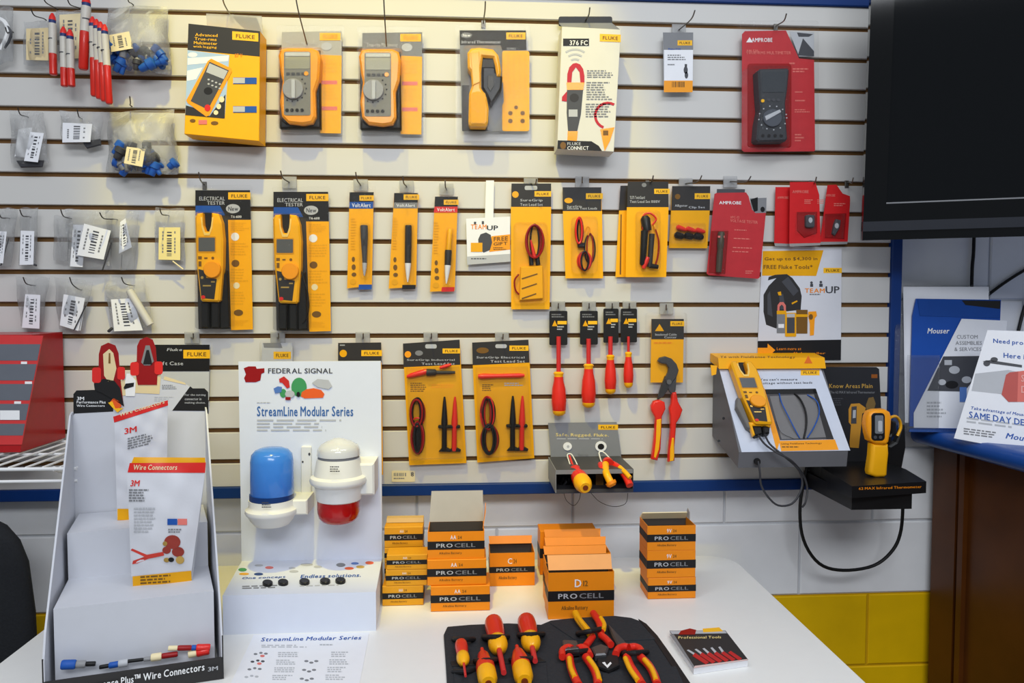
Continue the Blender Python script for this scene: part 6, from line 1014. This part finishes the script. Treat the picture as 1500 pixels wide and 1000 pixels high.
# ================================================================== tool roll with insulated tools
TP = Pl((0, 0, TZ), (0, 0, 1)); FAB = M('roll_fabric', (44, 46, 50), .85, var=.25, scale=160, bump=.5); LEA = M('roll_leather', (30, 30, 32), .6, var=.2)
it = Item('tool_roll', 'open black fabric tool roll lying at the front of the table', 'tool roll', TP, (0, 0, 1), (830, 960))
it.poly('roll_cloth', [(650, 928), (655, 917), (690, 914), (745, 912), (792, 914), (806, 908), (832, 905), (862, 903), (900, 901), (925, 904), (944, 911), (960, 928), (985, 963), (1012, 1003), (1045, 1060), (1060, 1090), (660, 1090), (653, 970)], FAB, 6, 6, bevel=2)
it.poly('roll_border', [(935, 906), (947, 913), (963, 930), (988, 965), (1015, 1005), (1060, 1088), (1046, 1088), (1004, 1005), (974, 960), (950, 924)], LEA, 7.2, 2, bevel=.5); it.poly('pocket_flap', [(806, 912), (900, 904), (938, 912), (960, 935), (900, 938), (842, 936)], FAB, 8, 2, bevel=.8); it.poly('pocket_seam', [(660, 968), (790, 962), (800, 968), (662, 975)], LEA, 8, 2, bevel=.5); it.poly('pocket_panel', [(664, 976), (800, 970), (812, 1085), (670, 1085)], FAB, 8, 2, bevel=.6); it.poly('pocket_panel', [(882, 985), (990, 975), (1040, 1085), (884, 1085)], FAB, 8, 2, bevel=.6)
q = it.poly('snap_tab', [(874, 960), (905, 958), (908, 972), (892, 980), (876, 974)], LEA, 16, 6, bevel=1.5); it.polys('snap_mark', [[(882, 970), (886, 969), (889, 974), (894, 969), (896, 971), (890, 978)]], WHT, 16.8, parent=q)
def loop(x0, y0, x1, y1, z, r=4.6): it.tube('elastic_loop', [(x0, y0, 6), (x0+(x1-x0)*.1, y0+(y1-y0)*.1, z*.7), ((x0+x1)/2, (y0+y1)/2, z+3), (x1-(x1-x0)*.1, y1-(y1-y0)*.1, z*.7), (x1, y1, 6)], r, LEA, 8)
def driver(label, a, b, r, parts):
    t = Item('roll_screwdriver', label, 'screwdriver', TP, (0, 0, 1), (0.5*(a[0]+b[0]), .5*(a[1]+b[1])), 'screwdrivers in the tool roll')
    P0 = t.m(a[0], a[1], 20); P1 = t.m(b[0], b[1], 20); L = (P1-P0).length; k = t.sc(*a)
    for nm, t0, t1, prof, m in parts:
        v, f = lathev(P0.lerp(P1, t0), P1-P0, [(s*(t1-t0)*L, q*r*k) for s, q in prof], 18); mk(nm, v, f, m, t.o, smooth=True)
    return t
GR = [(0, .35), (.04, .7), (.15, .95), (.4, 1.0), (.8, .9), (1, .86)]
KN = [(0, .8), (.15, .98), (.5, 1), (.8, .8), (1, .35)]
driver('small screwdriver with a red grip at the left end of the tool roll', (675, 940), (682, 990), 9, [('red_grip', 0, .42, GR, HRED), ('yellow_collar', .40, .66, KN, TYEL), ('blade', .64, 1.0, [(0, .2), (1, .18)], M('blade_red', (206, 50, 50), .4))])
driver('screwdriver with a fluted red grip pointing to the wall, left of two', (722, 907), (738, 985), 13, [('red_grip', 0, .44, GR, HRED), ('yellow_collar', .42, .62, KN, TYEL), ('blade', .56, 1.0, [(0, .28), (1, .26)], M('blade_red', (206, 50, 50), .4))])
driver('screwdriver with a fluted red grip pointing to the wall, right of two', (770, 905), (784, 968), 13, [('red_grip', 0, .50, GR, HRED), ('yellow_collar', .48, .72, KN, TYEL), ('blade', .66, 1.0, [(0, .28), (1, .26)], M('blade_red', (206, 50, 50), .4))])
driver('screwdriver with a yellow end facing the viewer, left of two', (706, 950), (716, 1003), 13, [('blade', 0, .14, [(0, .2), (1, .24)], HRED), ('red_shoulder', .1, .66, [(0, .3), (.2, .62), (.45, .72), (.7, .98), (1, 1)], HRED), ('yellow_end', .64, .96, [(0, .99), (.3, 1), (.7, .98), (1, .7)], TYEL), ('end_hole', .95, .985, [(0, .34), (1, .34)], M('hole_brown', (120, 50, 16), .5))])
driver('screwdriver with a yellow end facing the viewer, right of two', (757, 946), (769, 1000), 13, [('blade', 0, .14, [(0, .2), (1, .24)], HRED), ('red_shoulder', .1, .62, [(0, .3), (.2, .62), (.45, .8), (.7, .98), (1, 1)], HRED), ('yellow_end', .60, .96, [(0, .99), (.3, 1), (.7, .98), (1, .7)], TYEL), ('end_hole', .95, .985, [(0, .34), (1, .34)], M('hole_brown', (120, 50, 16), .5))])
for x0, y0, x1, y1, z in ((664, 936, 694, 936, 20), (664, 984, 696, 982, 12), (708, 933, 744, 932, 34), (760, 930, 796, 928, 34), (696, 968, 728, 966, 30), (748, 966, 782, 964, 30), (846, 928, 884, 920, 30), (828, 956, 866, 952, 26), (912, 958, 948, 954, 26)): loop(x0, y0, x1, y1, z)
def rpliers(label, jaw, bol, handles, base):
    t = Item('insulated_pliers', label, 'pliers', TP, (0, 0, 1), base, 'insulated pliers in the tool roll')
    t.poly('jaw', jaw, M('pliers_steel', (92, 92, 94), .35, metal=.6), 22, 12, bevel=2.5)
    for a in bol: t.tube('red_bolster', [p+(18,) for p in a], 6.5, HRED, 12)
    for pr, m, pi, mi in handles: h = t.tube('handle', [p+(18,) for p in pr], 7.2, m, 12); t.tube('grip_inlay', [p+(23,) for p in pi], 4.6, mi, 10, parent=h)
rpliers('insulated pliers with handles pointing to the wall in the tool roll', [(872, 958), (888, 957), (892, 946), (880, 942), (866, 947)], ([(858, 946), (864, 938), (868, 932)], [(880, 930), (888, 936), (895, 944)]), (([(866, 930), (856, 918), (848, 908), (843, 898)], TYEL, [(864, 926), (854, 914), (847, 904)], TYEL), ([(880, 926), (880, 918), (876, 908), (869, 898)], HRED, [(884, 922), (885, 914), (880, 905)], TYEL)), (868, 940))
rpliers('insulated pliers with splayed handles facing the viewer in the middle of the tool roll', [(824, 936), (846, 937), (850, 950), (826, 952)], ([(824, 962), (824, 953), (832, 948), (838, 950)], [(846, 950), (853, 948), (860, 952), (864, 960)]), (([(834, 962), (836, 975), (841, 990), (848, 1004)], HRED, [(834, 964), (836, 978), (842, 992)], TYEL), ([(858, 962), (868, 976), (874, 990), (876, 1004)], HRED, [(862, 964), (873, 980), (878, 996)], TYEL)), (846, 962))
rpliers('long nosed insulated pliers at the right of the tool roll', [(890, 913), (894, 915), (916, 938), (918, 946), (906, 946), (898, 932)], ([(902, 958), (906, 950), (914, 947), (920, 948)], [(922, 948), (930, 947), (937, 950), (940, 956)]), (([(918, 962), (924, 976), (933, 990), (941, 1003)], HRED, [(916, 964), (923, 980), (934, 996)], TYEL), ([(938, 962), (950, 974), (958, 988), (963, 1003)], HRED, [(944, 966), (955, 980), (961, 996)], TYEL)), (920, 955))
# ------------------------------------------------------------------ booklet
e7 = (850, 880, .18667)
it = Item('catalogue_booklet', 'small dark catalogue with red tools on its cover, right of the tool roll', 'booklet', TP, e7, (1000, 500))
it.poly('pages', [(700, 240), (1140, 234), (1345, 505), (905, 560)][:0] or [(702, 234), (1136, 232), (1314, 462), (890, 524)], PAPER, 12, 11.6); it.poly('cover', [(700, 232), (1138, 230), (1318, 460), (888, 524)], CHAR, 12.8, .7)
it.poly('sky_print', [(702, 234), (1136, 232), (1150, 252), (720, 258)], LGR, 13.2, .3); it.poly('red_badge', [(790, 232), (860, 214), (910, 226), (900, 262), (770, 262)], DRED, 13.5, .3); it.poly('yellow_badge', [(960, 216), (1090, 206), (1120, 236), (965, 244)], PLATE, 13.5, .3); it.text('Professional Tools', 770, 276, 1105, 296, M('slogan_gold', (236, 214, 140), .5), 13.4, dy=-4)
it.poly('grey_edge', [(704, 262), (735, 262), (900, 520), (888, 524)], GRY, 13.3, .3); it.poly('pink_foot', [(900, 508), (1310, 455), (1318, 462), (888, 526)], M('foot_pink', (220, 190, 186), .5), 13.4, .3)
for i in range(6): it.poly('red_tool_print', [(880+i*56, 430-i*5), (900+i*56, 405-i*3), (1010+i*52, 480-i*6), (985+i*52, 496-i*6)], M('cover_red', (190, 40, 40), .5), 13.5, .3)
for i in range(5): it.poly('steel_tip_print', [(835+i*62, 385-i*6), (850+i*62, 380-i*6), (905+i*56, 412-i*4), (888+i*56, 420-i*4)], LGR, 13.4, .3)
